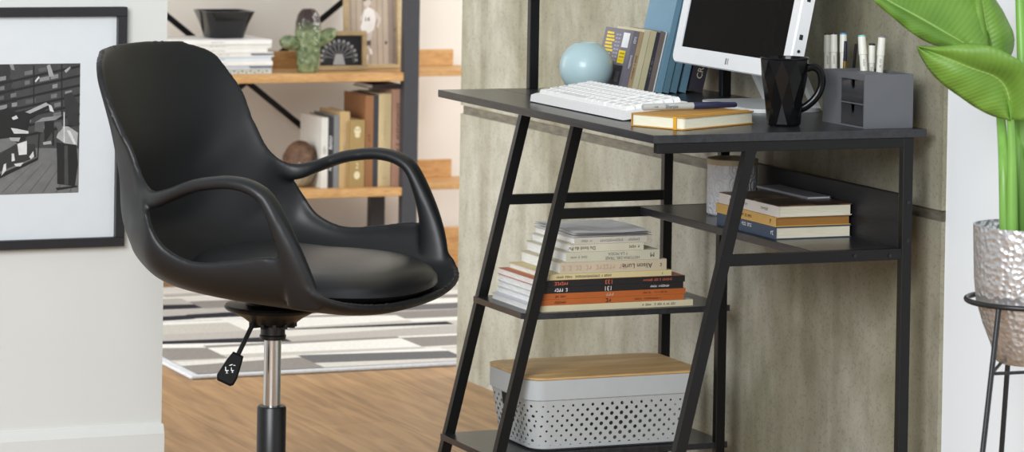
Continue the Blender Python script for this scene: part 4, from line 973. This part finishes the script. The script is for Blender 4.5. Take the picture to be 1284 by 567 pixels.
ly_ = lambda u: px(u, 50, x=xv).y - yc_; lz_ = lambda v: px(385, v, x=xv).z - zs1
b = MB(); b.tube(smooth_curve([(0, ly_(378), lz_(55)), (0, ly_(370), lz_(54.5)), (0, ly_(361), lz_(53)), (0, ly_(354), lz_(52)), (0, ly_(350.5), lz_(51.5))], 14), [.016, .017, .018, .019, .0195, .020, .020, .020, .020, .0195, .018, .015, .011, .004], 18, up=(1, 0, 0)); part('arm', b, M_cac, cac, 60, world=False)
b = MB(); b.tube(smooth_curve([(0, ly_(394), lz_(53)), (0, ly_(402), lz_(49.5)), (0, ly_(410), lz_(45)), (0, ly_(417), lz_(40.5)), (0, ly_(421), lz_(37.5))], 14), [.018, .0195, .020, .0205, .0205, .0205, .020, .0195, .019, .018, .0165, .014, .010, .004], 18, up=(1, 0, 0)); part('arm', b, M_cac, cac, 60, world=False)
# small framed picture (big wheel) and the large one (player) behind it
def frame_thing(label, u0, u1, zb_, ztp, x, fwid, lean, mat_, wmin=None):
    y0, y1 = px(u0, 70, x=x).y, px(u1, 70, x=x).y; L = y1 - y0; Hh = ztp - zb_
    Rm = Matrix(((0, 0, 1), (1, 0, 0), (0, 1, 0)))            # own x -> +Y, own y -> up, own z -> towards the viewer
    Rm = Matrix.Rotation(-lean, 3, 'Y') @ Rm
    r = thing('picture_frame', label, 'picture frame', (x - .014, y0, zb_ + .0004), Rm)
    b = MB()
    b.box((0, 0, 0), (L, fwid, .014), .001); b.box((0, Hh - fwid, 0), (L, Hh, .014), .001); b.box((0, fwid, 0), (fwid, Hh - fwid, .014), .001); b.box((L - fwid, fwid, 0), (L, Hh - fwid, .014), .001)
    part('frame', b, mat_, r, world=False)
    return r, L, Hh, fwid
M_gold = grain('pale_oak_frame', (170, 146, 106), (196, 172, 130), (1, 8, 8), .45, 9, .05)
r, L, Hh, fw_ = frame_thing('small pale oak picture frame with a lit big wheel, in front of the larger frame', 396.5, 460.5, zs1, px(430, 39.5, x=XB - .095).z, XB - .095, .0128, .06, M_gold)
b = MB(); b.mi = 0; b.box((fw_ - .001, fw_ - .001, .004), (L - fw_ + .001, Hh - fw_ + .001, .006))
cw = (L * .47, Hh * .30); Rw = Hh * .44
def ringf(r0, r1, a0, a1, n, z_):
    for k in range(n):
        t0, t1 = a0 + (a1 - a0) * k / n, a0 + (a1 - a0) * (k + 1) / n
        b.face([(cw[0] + r_ * math.cos(t), cw[1] + r_ * math.sin(t) * .92, z_) for r_, t in ((r0, t0), (r1, t0), (r1, t1), (r0, t1))])
b.mi = 1; ringf(Rw * .95, Rw, -.3, PI + .2, 26, .0063); ringf(Rw * .84, Rw * .87, -.2, PI + .1, 26, .0063)
for k in range(9):
    a = .15 + k * (PI - .3) / 8; b.face([(cw[0] + r_ * math.cos(a + da), cw[1] + r_ * math.sin(a + da) * .92, .0064) for r_, da in ((.006, -.1), (Rw * .9, -.045), (Rw * .9, .045), (.006, .1))])
b.mi = 2
for k in range(13):
    a = -.1 + k * (PI + .2) / 12; q = (cw[0] + Rw * 1.08 * math.cos(a), cw[1] + Rw * 1.02 * math.sin(a)); s_ = .0035
    if fw_ + s_ < q[0] < L - fw_ - s_ and q[1] > fw_ + s_: b.face([(q[0] - s_, q[1] - s_, .0065), (q[0] + s_, q[1] - s_, .0065), (q[0] + s_, q[1] + s_, .0065), (q[0] - s_, q[1] + s_, .0065)])
b.face([(cw[0] - .018, fw_ + .002, .0066), (cw[0] + .018, fw_ + .002, .0066), (cw[0] + .010, cw[1] + .012, .0066), (cw[0] - .010, cw[1] + .012, .0066)])
part('photograph', b, [plain('night_photo', (30, 30, 33), .4), plain('wheel_grey', (132, 132, 134), .5), plain('wheel_light', (176, 176, 176), .5)], r, world=False, fix=False)
r, L, Hh, fw_ = frame_thing('large oak picture frame with a player in white, leaning behind the small one', 433, 504, zs1, zs1 + .335, XB - .135, .0115, .07, M_gold)
b = MB(); b.mi = 0; b.box((fw_ - .001, fw_ - .001, .003), (L - fw_ + .001, Hh - fw_ + .001, .005))
def fp(pts, mi, z_):
    b.mi = mi
    f = []
    for u, v in pts:
        q = px(u, v, x=XB - .14); q2 = px(433, v, x=XB - .135); f.append((min(max(q.y - q2.y, fw_), L - fw_), min(max(q.z - zs1 + .0, fw_), Hh - fw_), z_))
    b.face(f)
for k, u in enumerate((440, 447, 455, 464, 473, 480, 487)): fp([(u, -60), (u + .9, -60), (u + 2.2, 84), (u + 1.2, 84)], 1, .0053)
fp([(488, -60), (494, -60), (496, 80), (489, 80)], 5, .00535)
fp([(457.5, 14), (463, 9), (470, 13), (473, 25), (470, 38), (464, 42), (455, 40), (453, 35), (456, 26)], 2, .0057)       # shirt and shorts
fp([(468, 12), (474, 16), (479.5, 24), (478, 30), (475.5, 36), (473, 34), (475, 26), (470, 19)], 3, .0056)           # right arm
fp([(457, 16), (453, 22), (452.5, 26), (455, 27), (458, 22)], 3, .0055)
fp([(462, 42), (468.5, 40), (465, 54), (463.5, 62), (460, 60), (461, 50)], 3, .0055)                                      # legs
fp([(456, 40), (462, 42), (460, 50), (457, 46)], 3, .0054); fp([(463, 60), (467, 62), (468.5, 68), (465, 69)], 2, .0056); fp([(460, 52), (466, 51), (466, 57), (461, 58)], 4, .0058); fp([(460, 68), (463, 70), (461, 82), (459, 80)], 2, .0056)
fp([(458, -2), (466, -2), (467, 4), (464, 9), (460, 9), (457, 5)], 3, .0058); fp([(457, -6), (468, -6), (467.5, 2), (464, -1), (460, 1), (457.5, 3)], 4, .0059)
fp([(484, 52), (486.5, 52), (486.5, 56), (484, 56)], 4, .0055); fp([(493, 35), (497, 36), (497, 40), (490, 39)], 5, .0056)
b.mi = 4; q = px(461.5, 25, x=XB - .14); b.text('14', .017, (q.y - px(433, 25, x=XB - .135).y, q.z - zs1, .0061), (1, 0, 0), (0, 1, 0))
part('photograph', b, [plain('sepia_ground', (176, 160, 142), .5, 0, .06, 30), plain('sepia_line', (146, 128, 110), .5), plain('print_white', (222, 216, 210), .5), plain('print_skin', (196, 184, 174), .5), plain('print_dark', (74, 66, 68), .5), plain('sepia_shade', (140, 124, 112), .5)], r, world=False, fix=False)
b = MB(); b.prism([(L * .45, Hh * .2, -.001), (L * .55, Hh * .2, -.001), (L * .55, Hh * .7, -.001), (L * .45, Hh * .7, -.001)], (0, 0, .0008)); part('backing', b, M_black, r, world=False)

# books on the lower shelf
G6 = 'books standing on the lower bookcase shelf'
xs_ = XB - .035
def shelf_book(label, u0, u1, vtop, cov, D=.15, x=xs_, marks=(), text=None, pg=None):
    y0, y1 = px(u0, 200, x=x).y, px(u1, 200, x=x).y; T = y1 - y0 - .0004; hh = px((u0 + u1) / 2, vtop, x=x).z - zs2
    r = thing('book', label, 'book', (x, y1 - .0002, zs2 + .0002), R_STAND, G6)
    make_book(hh, D, T, cov, r, pg, ct=.002)
    if marks or text:
        b = MB(); mats_ = []
        for n, f, szf, m in marks:
            if m not in mats_: mats_.append(m)
            b.mi = mats_.index(m); b.marks(n, T * szf, (hh * f, -.0004, T * .5), (1, 0, 0), (0, 0, 1))
        part('print', b, mats_, r, world=False, fix=False)
    return r, T, hh
shelf_book('white book with grey photo cover, leftmost on the lower bookcase shelf', 402.5, 411, 148, (214, 212, 204), .17, marks=[(4, .55, .5, M_inkg)])
shelf_book('black and white striped book second from the left on the lower bookcase shelf', 411.3, 417.6, 147, (44, 44, 46), .15, marks=[(5, .3, .8, M_inkw), (6, .65, .8, M_inkw)])
shelf_book('slim grey book between the striped and the tan ones on the lower shelf', 417.9, 425, 145, (120, 122, 124), .16)
shelf_book('tan book beside the gold emblem book on the lower bookcase shelf', 425.3, 438, 140.5, (190, 160, 112), .16, marks=[(14, .5, .22, M_inkg)])
r, T, hh = shelf_book('gold book with pale round emblem and number 2, on the lower bookcase shelf', 438.4, 457, 150.5, (158, 132, 82), .14, x=XB - .028)
b = MB(); 
def disc(cx_, cz_, r1, mi, y=-.0004):
    b.mi = mi; b.face([(cx_ + r1 * math.cos(2 * PI * k / 20), y, cz_ + .8 * r1 * math.sin(2 * PI * k / 20)) for k in range(20)])
disc(hh * .84, T * .5, .012, 0); disc(hh * .18, T * .5, .011, 0); b.mi = 0; b.face([(hh * .74, -.0004, T * .38), (hh * .78, -.0004, T * .3), (hh * .78, -.0004, T * .7), (hh * .74, -.0004, T * .62)])
b.text('2', .022, (hh * .32, -.0004, T * .5), (0, 0, -1), (1, 0, 0)); disc(hh * .855, T * .4, .002, 1, -.0006); disc(hh * .855, T * .6, .002, 1, -.0006)
part('emblem', b, [plain('emblem_cream', (222, 208, 170), .6), M_ink], r, world=False, fix=False)
shelf_book('brown leather book rising behind the gold emblem one on the lower bookcase shelf', 457.4, 467.6, 120, (150, 104, 66), .17, marks=[(10, .5, .3, M_ink)])
shelf_book('narrow navy book between the brown and the cream ones on the lower shelf', 467.9, 473.6, 119, (56, 58, 68), .16)
shelf_book('cream book with small dark crest on the lower bookcase shelf', 474, 490, 117.5, (214, 192, 148), .16, marks=[(1, .10, .4, M_dim), (16, .6, .16, M_dim)])
shelf_book('dusty pink book with long dark title, next to the right bookcase post', 491, 506.5, 112, (196, 152, 130), .17, marks=[(20, .55, .42, plain('brown_ink', (92, 62, 56), .7))])
ztb = px(500, 112, x=xs_).z
r = thing('book', 'dark book lying on top of the dusty pink one under the upper bookcase shelf', 'book', (xs_ - .012, px(469, 108, x=xs_).y, max(px(482, 117.3, x=xs_).z, ztb) + .0004), R_STACK, 'books lying across the top of the row')
make_book(px(506, 108, x=xs_).y - px(469, 108, x=xs_).y, .15, .0125, (60, 50, 50), r, M_paperw, ct=.002)
# round ornament
xo = XB - .09; yo, zo = yz(376, 212, xo); ro = (yz(396, 212, xo)[0] - yz(356.5, 212, xo)[0]) / 2
orn = thing('ornament', 'round stone ornament with shaggy brown top on the lower bookcase shelf', 'ornament', (xo, yo, zs2 + .0005))
b = MB(); seg = 32; rg = []
for t in range(17):
    a = -PI / 2 + .35 + (PI - .37) * t / 16; rr_ = ro * math.cos(a); zz = ro * 1.38 * (math.sin(a) - math.sin(-PI / 2 + .35))
    rg.append([(rr_ * (1 + .03 * math.sin(k * 2.3 + t * 1.7)) * math.cos(2 * PI * k / seg), rr_ * (1 + .03 * math.sin(k * 1.9 + t)) * math.sin(2 * PI * k / seg), zz) for k in range(seg)])
b.loft(rg); part('body', b, plain('veined_stone', (160, 154, 134), .35, 0, .3, 30), orn, 60, world=False)
b = MB(); rg = []
for t in range(9):
    a = .15 + (PI / 2 - .17) * t / 8; rr_ = ro * 1.05 * math.cos(a); zz = ro * 1.38 * (math.sin(a) - math.sin(-PI / 2 + .35)) + .004
    rg.append([(rr_ * (1 + .05 * math.sin(k * 2.9 + t * 2.1)) * math.cos(2 * PI * k / seg), rr_ * (1 + .05 * math.sin(k * 2.9 + t)) * math.sin(2 * PI * k / seg), zz - .012 * (t == 0) * (k % 3)) for k in range(seg)])
b.loft(rg); part('cap', b, plain('shaggy_brown', (104, 76, 56), .7, 0, .4, 60, .5, 90), orn, 60, world=False)

# ------------------------------------------------------------------ plant on its stand
PD = 5.10
pc = px(1289, 375, d=PD); PX, PY = pc.x, pc.y
zr1 = px(1289, 377, d=PD).z                                  # ring height
Rr = (1289 - 1209) * PD / F_PX
std = thing('plant_stand', 'thin black wire plant stand with ring and legs beside the white wall', 'plant stand', (PX, PY, 0))
M_wire = plain('black_wire', (40, 40, 42), .35, .3, .05)
def hoop(R, z_, r, sq=1.0): 
    n = 64; rings = []
    for k in range(n):
        a = 2 * PI * k / n; c, s = math.cos(a), math.sin(a)
        rings.append([(PX + (R + r * math.cos(q)) * c, PY + (R + r * math.cos(q)) * s, z_ + r * sq * math.sin(q)) for q in [2 * PI * m / 10 for m in range(10)]])
    rings.append(rings[0]); return rings
b = MB(); b.loft(hoop(Rr - .004, zr1, .0042), cap=False); bmesh.ops.remove_doubles(b.bm, verts=b.bm.verts, dist=1e-6); part('ring', b, M_wire, std, 60)
zlow = px(1289, 455, d=PD).z
camdir = math.atan2(CAM.y - PY, CAM.x - PX)
for k in range(3):
    # nearest leg a little to the camera's left
    a = camdir + (-.49, PI + .26, 1.5)[k]; c, s = math.cos(a), math.sin(a); top = Vector((PX + (Rr - .006) * c, PY + (Rr - .006) * s, zr1 - .002)); bot = Vector((PX + (Rr + .10) * c, PY + (Rr + .10) * s, 0.004))
    b = MB(); b.tube([top, bot], .0042, 10); part('leg', b, M_wire, std, 60)
Rl = Rr - .006 + .041 * (zr1 - zlow) / zr1
legp = []
for k in range(3):
    a = camdir + (-.49, PI + .26, 1.5)[k]; Rk = Rr - .006 + .106 * (zr1 - zlow) / zr1; legp.append(Vector((PX + Rk * math.cos(a), PY + Rk * math.sin(a), zlow - .004)))
for k in range(3):
    b = MB(); b.tube([legp[k], legp[(k + 1) % 3]], .0026, 10); part('cross_rod', b, M_wire, std, 60)
zt = px(1289, 282, d=PD).z; Rp = (1289 - 1219) * PD / F_PX; zbot = px(1289, 457, d=PD).z + .002
plant = thing('plant_pot', 'hammered silver pot with tall green broad-leaved plant, held in the black stand', 'potted plant', (PX, PY, zbot))
def hammered():
    m, N, L, B = new_mat('hammered_silver'); B.inputs['Base Color'].default_value = srgb((205, 206, 208)); B.inputs['Metallic'].default_value = .8; B.inputs['Roughness'].default_value = .34
    tc = N.new('ShaderNodeTexCoord'); v = N.new('ShaderNodeTexVoronoi'); v.feature = 'SMOOTH_F1'; v.inputs['Scale'].default_value = 115; v.inputs['Smoothness'].default_value = .35; L.new(tc.outputs['Object'], v.inputs['Vector']); bp = N.new('ShaderNodeBump'); bp.inputs['Strength'].default_value = .6; bp.inputs['Distance'].default_value = .004; L.new(v.outputs['Distance'], bp.inputs['Height']); L.new(bp.outputs['Normal'], B.inputs['Normal'])
    return m
b = MB(); hp_ = zt - zbot; zrel = zr1 - zbot
pr2 = [(.50, 0), (.56, .004), (.66, hp_ * .14), (.80, zrel * .62), (.895, zrel * .90), (.93, zrel), (.97, hp_ * .62), (.99, hp_ * .85), (1.0, hp_ - .004), (1.0, hp_), (.965, hp_), (.955, hp_ - .03), (.93, hp_ - .05)]
b.lathe([(r * Rp, z_) for r, z_ in pr2], seg=64, capt=False); part('pot', b, hammered(), plant, 60, world=False)
b = MB(); b.lathe([(.945 * Rp, hp_ - .040), (.6 * Rp, hp_ - .036), (.1 * Rp, hp_ - .034)], seg=32); part('soil', b, plain('dark_soil', (50, 40, 32), .95, 0, .4, 120, .8, 150), plant, 60, world=False)
def leaf_mat():
    m, N, L, B = new_mat('leaf_green'); tc = N.new('ShaderNodeTexCoord')
    uv = N.new('ShaderNodeUVMap'); sp = N.new('ShaderNodeSeparateXYZ'); L.new(uv.outputs[0], sp.inputs[0])
    def mth(op, a, c=None):
        n = N.new('ShaderNodeMath'); n.operation = op
        for k, v in enumerate((a, c)):
            if v is None: continue
            if isinstance(v, (int, float)): n.inputs[k].default_value = v
            else: L.new(v, n.inputs[k])
        return n.outputs[0]
    side = mth('ABSOLUTE', mth('SUBTRACT', sp.outputs['Y'], .5))
    vein = mth('SINE', mth('MULTIPLY', mth('SUBTRACT', sp.outputs['X'], mth('MULTIPLY', side, .25)), 170.0))
    n = N.new('ShaderNodeTexNoise'); n.inputs['Scale'].default_value = 9; L.new(tc.outputs['Object'], n.inputs['Vector'])
    f = mth('ADD', n.outputs['Fac'], mth('MULTIPLY', vein, .018))
    r = N.new('ShaderNodeValToRGB'); r.color_ramp.elements[0].position = .3; r.color_ramp.elements[0].color = srgb((92, 134, 46)); r.color_ramp.elements[1].position = .7; r.color_ramp.elements[1].color = srgb((128, 168, 68)); L.new(f, r.inputs[0])
    mid = mth('LESS_THAN', side, .012); x = N.new('ShaderNodeMix'); x.data_type = 'RGBA'; L.new(mid, x.inputs[0]); L.new(r.outputs[0], x.inputs[6]); x.inputs[7].default_value = srgb((150, 184, 96))
    L.new(x.outputs[2], B.inputs['Base Color']); B.inputs['Roughness'].default_value = .5
    bp = N.new('ShaderNodeBump'); bp.inputs['Strength'].default_value = .15; bp.inputs['Distance'].default_value = .0015; L.new(vein, bp.inputs['Height']); L.new(bp.outputs['Normal'], B.inputs['Normal'])
    t = N.new('ShaderNodeBsdfTranslucent'); L.new(x.outputs[2], t.inputs['Color']); ms = N.new('ShaderNodeMixShader'); ms.inputs[0].default_value = .22; L.new(B.outputs[0], ms.inputs[1]); L.new(t.outputs[0], ms.inputs[2]); L.new(ms.outputs[0], N['Material Output'].inputs['Surface'])
    return m
M_leaf = leaf_mat(); M_stem = plain('stem_green', (112, 160, 66), .4, 0, .12, 20, stretch=(6, 6, .6))
def leaf(rib, edge_a, edge_b, label=None, nl=36, thick=.0007, fold=.012):
    """rib / edges: points from base to tip"""
    A = smooth_curve(edge_a, nl); Rb = smooth_curve(rib, nl); Bq = smooth_curve(edge_b, nl)
    b = MB(); uvl = b.bm.loops.layers.uv.new('UVMap'); nw = 8; V = []
    for i in range(nl):
        row = []; c = Rb[i]; nrm = (A[i] - c).cross(Bq[i] - c)
        nrm = (FWD * -1)
        for j in range(2 * nw + 1):
            t = (j - nw) / nw; e_ = Bq[i] if t > 0 else A[i]; p = c.lerp(e_, abs(t)); p = p + nrm * fold * math.sin(PI * abs(t)) * .9 + nrm * .003 * math.sin(i * .9 + (1 if t > 0 else 2)) * abs(t) ** 2
            row.append(b.bm.verts.new(p))
        V.append(row)
    for i in range(nl - 1):
        for j in range(2 * nw):
            f = b.bm.faces.new((V[i][j], V[i][j + 1], V[i + 1][j + 1], V[i + 1][j]))
            for l, (ii, jj) in zip(f.loops, ((i, j), (i, j + 1), (i + 1, j + 1), (i + 1, j))): l[uvl].uv = (ii / (nl - 1), jj / (2 * nw))
    o = part('leaf', b, M_leaf, plant, 180, fix=False, label=label)
    md = o.modifiers.new('thickness', 'SOLIDIFY'); md.thickness = thick; md.offset = 0
    return o
def pt(u, v, d): return px(u, v, d=d)
# lower leaf: stem rises from the pot and arches over to the left, tip at the far left
leaf([pt(1267, 150, 5.06), pt(1266, 128, 5.05), pt(1260, 108, 5.045), pt(1246, 95, 5.04), pt(1220, 86, 5.035), pt(1190, 74, 5.04), pt(1149, 58, 5.07)],
     [pt(1284, 150, 5.03), pt(1300, 120, 5.01), pt(1297, 95, 5.0), pt(1284, 80, 5.0), pt(1258, 64, 5.0), pt(1238, 57, 5.01), pt(1212, 54.5, 5.02), pt(1180, 58, 5.04), pt(1149, 57.5, 5.07)],
     [pt(1262, 150, 5.06), pt(1246, 146, 5.06), pt(1225, 136, 5.06), pt(1200, 119, 5.06), pt(1180, 104, 5.06), pt(1165, 88, 5.065), pt(1155, 72, 5.07), pt(1149, 58.5, 5.07)], 'lower leaf arching left with its tip pointing at the organizer')
# upper leaf, behind, seen from below; runs up out of the frame to the left
leaf([pt(1212, 60, 5.13), pt(1208, 54, 5.13), pt(1180, 38, 5.12), pt(1150, 21, 5.11), pt(1115, 2, 5.1), pt(1070, -24, 5.1)],
     [pt(1196, 60, 5.13), pt(1176, 58, 5.12), pt(1150, 46, 5.1), pt(1122, 24, 5.09), pt(1092, -2, 5.08), pt(1070, -24, 5.1)],
     [pt(1240, 62, 5.14), pt(1240, 40, 5.15), pt(1236, 10, 5.16), pt(1222, -20, 5.16), pt(1170, -45, 5.14), pt(1110, -45, 5.12), pt(1070, -24, 5.1)], 'upper leaf running up to the left out of the picture')
leaf([pt(1244, 78, 5.15), pt(1240, 50, 5.15), pt(1234, 15, 5.15), pt(1228, -30, 5.14), pt(1220, -70, 5.13)],
     [pt(1236, 78, 5.14), pt(1226, 50, 5.15), pt(1216, 10, 5.155), pt(1206, -30, 5.15), pt(1220, -70, 5.13)],
     [pt(1262, 78, 5.16), pt(1271, 62, 5.17), pt(1270, 40, 5.17), pt(1258, 15, 5.17), pt(1243, -12, 5.16), pt(1220, -70, 5.13)], 'narrow upright leaf behind the arching one')
sb = lambda u, d: px(u, 290, d=d)
zsoil = zbot + hp_ - .040
def stem(pts, r0, r1):
    c = smooth_curve(pts, 20); b = MB(); b.tube(c, [r0 + (r1 - r0) * k / 19 for k in range(20)], 12); part('stem', b, M_stem, plant, 60)
def soil(u, d): 
    q = px(u, 290, d=d); return Vector((q.x, q.y, zsoil))
stem([soil(1262, 5.075), pt(1259, 220, 5.08), pt(1256, 160, 5.12), pt(1250, 100, 5.15), pt(1243, 70, 5.15)], .0095, .006)
stem([soil(1270, 5.06), pt(1269, 230, 5.06), pt(1268.5, 180, 5.06), pt(1267, 150, 5.06), pt(1265, 125, 5.05)], .0095, .005)
stem([soil(1280, 5.09), pt(1279, 200, 5.10), pt(1272, 130, 5.14), pt(1240, 75, 5.14), pt(1210, 56, 5.13)], .009, .005)
stem([soil(1284, 5.10), pt(1283.5, 180, 5.11), pt(1282, 80, 5.12), pt(1279, 0, 5.13), pt(1276, -80, 5.13)], .011, .0065)
stem([soil(1296, 5.08), pt(1300, 160, 5.1), pt(1312, 40, 5.12), pt(1320, -60, 5.1)], .010, .006)

# ------------------------------------------------------------------ light
w = bpy.data.worlds.new('daylight'); scene.world = w; w.use_nodes = True
bgn = w.node_tree.nodes['Background']; bgn.inputs['Color'].default_value = (.93, .96, 1.0, 1); bgn.inputs['Strength'].default_value = 0.5
def area(name, loc, target, sx, sy, power, col):
    l = bpy.data.lights.new(name, 'AREA'); l.shape = 'RECTANGLE'; l.size = sx; l.size_y = sy; l.energy = power; l.color = col
    o = bpy.data.objects.new(name, l); COL.objects.link(o); o.location = loc; o.rotation_euler = (Vector(target) - Vector(loc)).to_track_quat('-Z', 'Y').to_euler()
    return o
area('front_fill_light', (4.0, -2.9, 2.2), (0.2, 0.1, 0.6), 2.2, 1.9, 215, (.94, .97, 1.0))  # added front fill from the camera side, not a known window
area('far_left_window_light', (-1.7, -2.3, 1.45), (0.2, 0.5, 0.4), 1.8, 1.7, 95, (.92, .96, 1.0))
area('far_room_window_light', (-1.75, 2.9, 1.6), (-2.9, 0.9, 0.5), 1.2, 1.4, 66, (1.0, .985, .965))
scene.view_settings.view_transform = 'Standard'; scene.view_settings.look = 'None'; scene.view_settings.gamma = 1.0
scene.view_settings.use_curve_mapping = False; scene.view_settings.exposure = 0.0
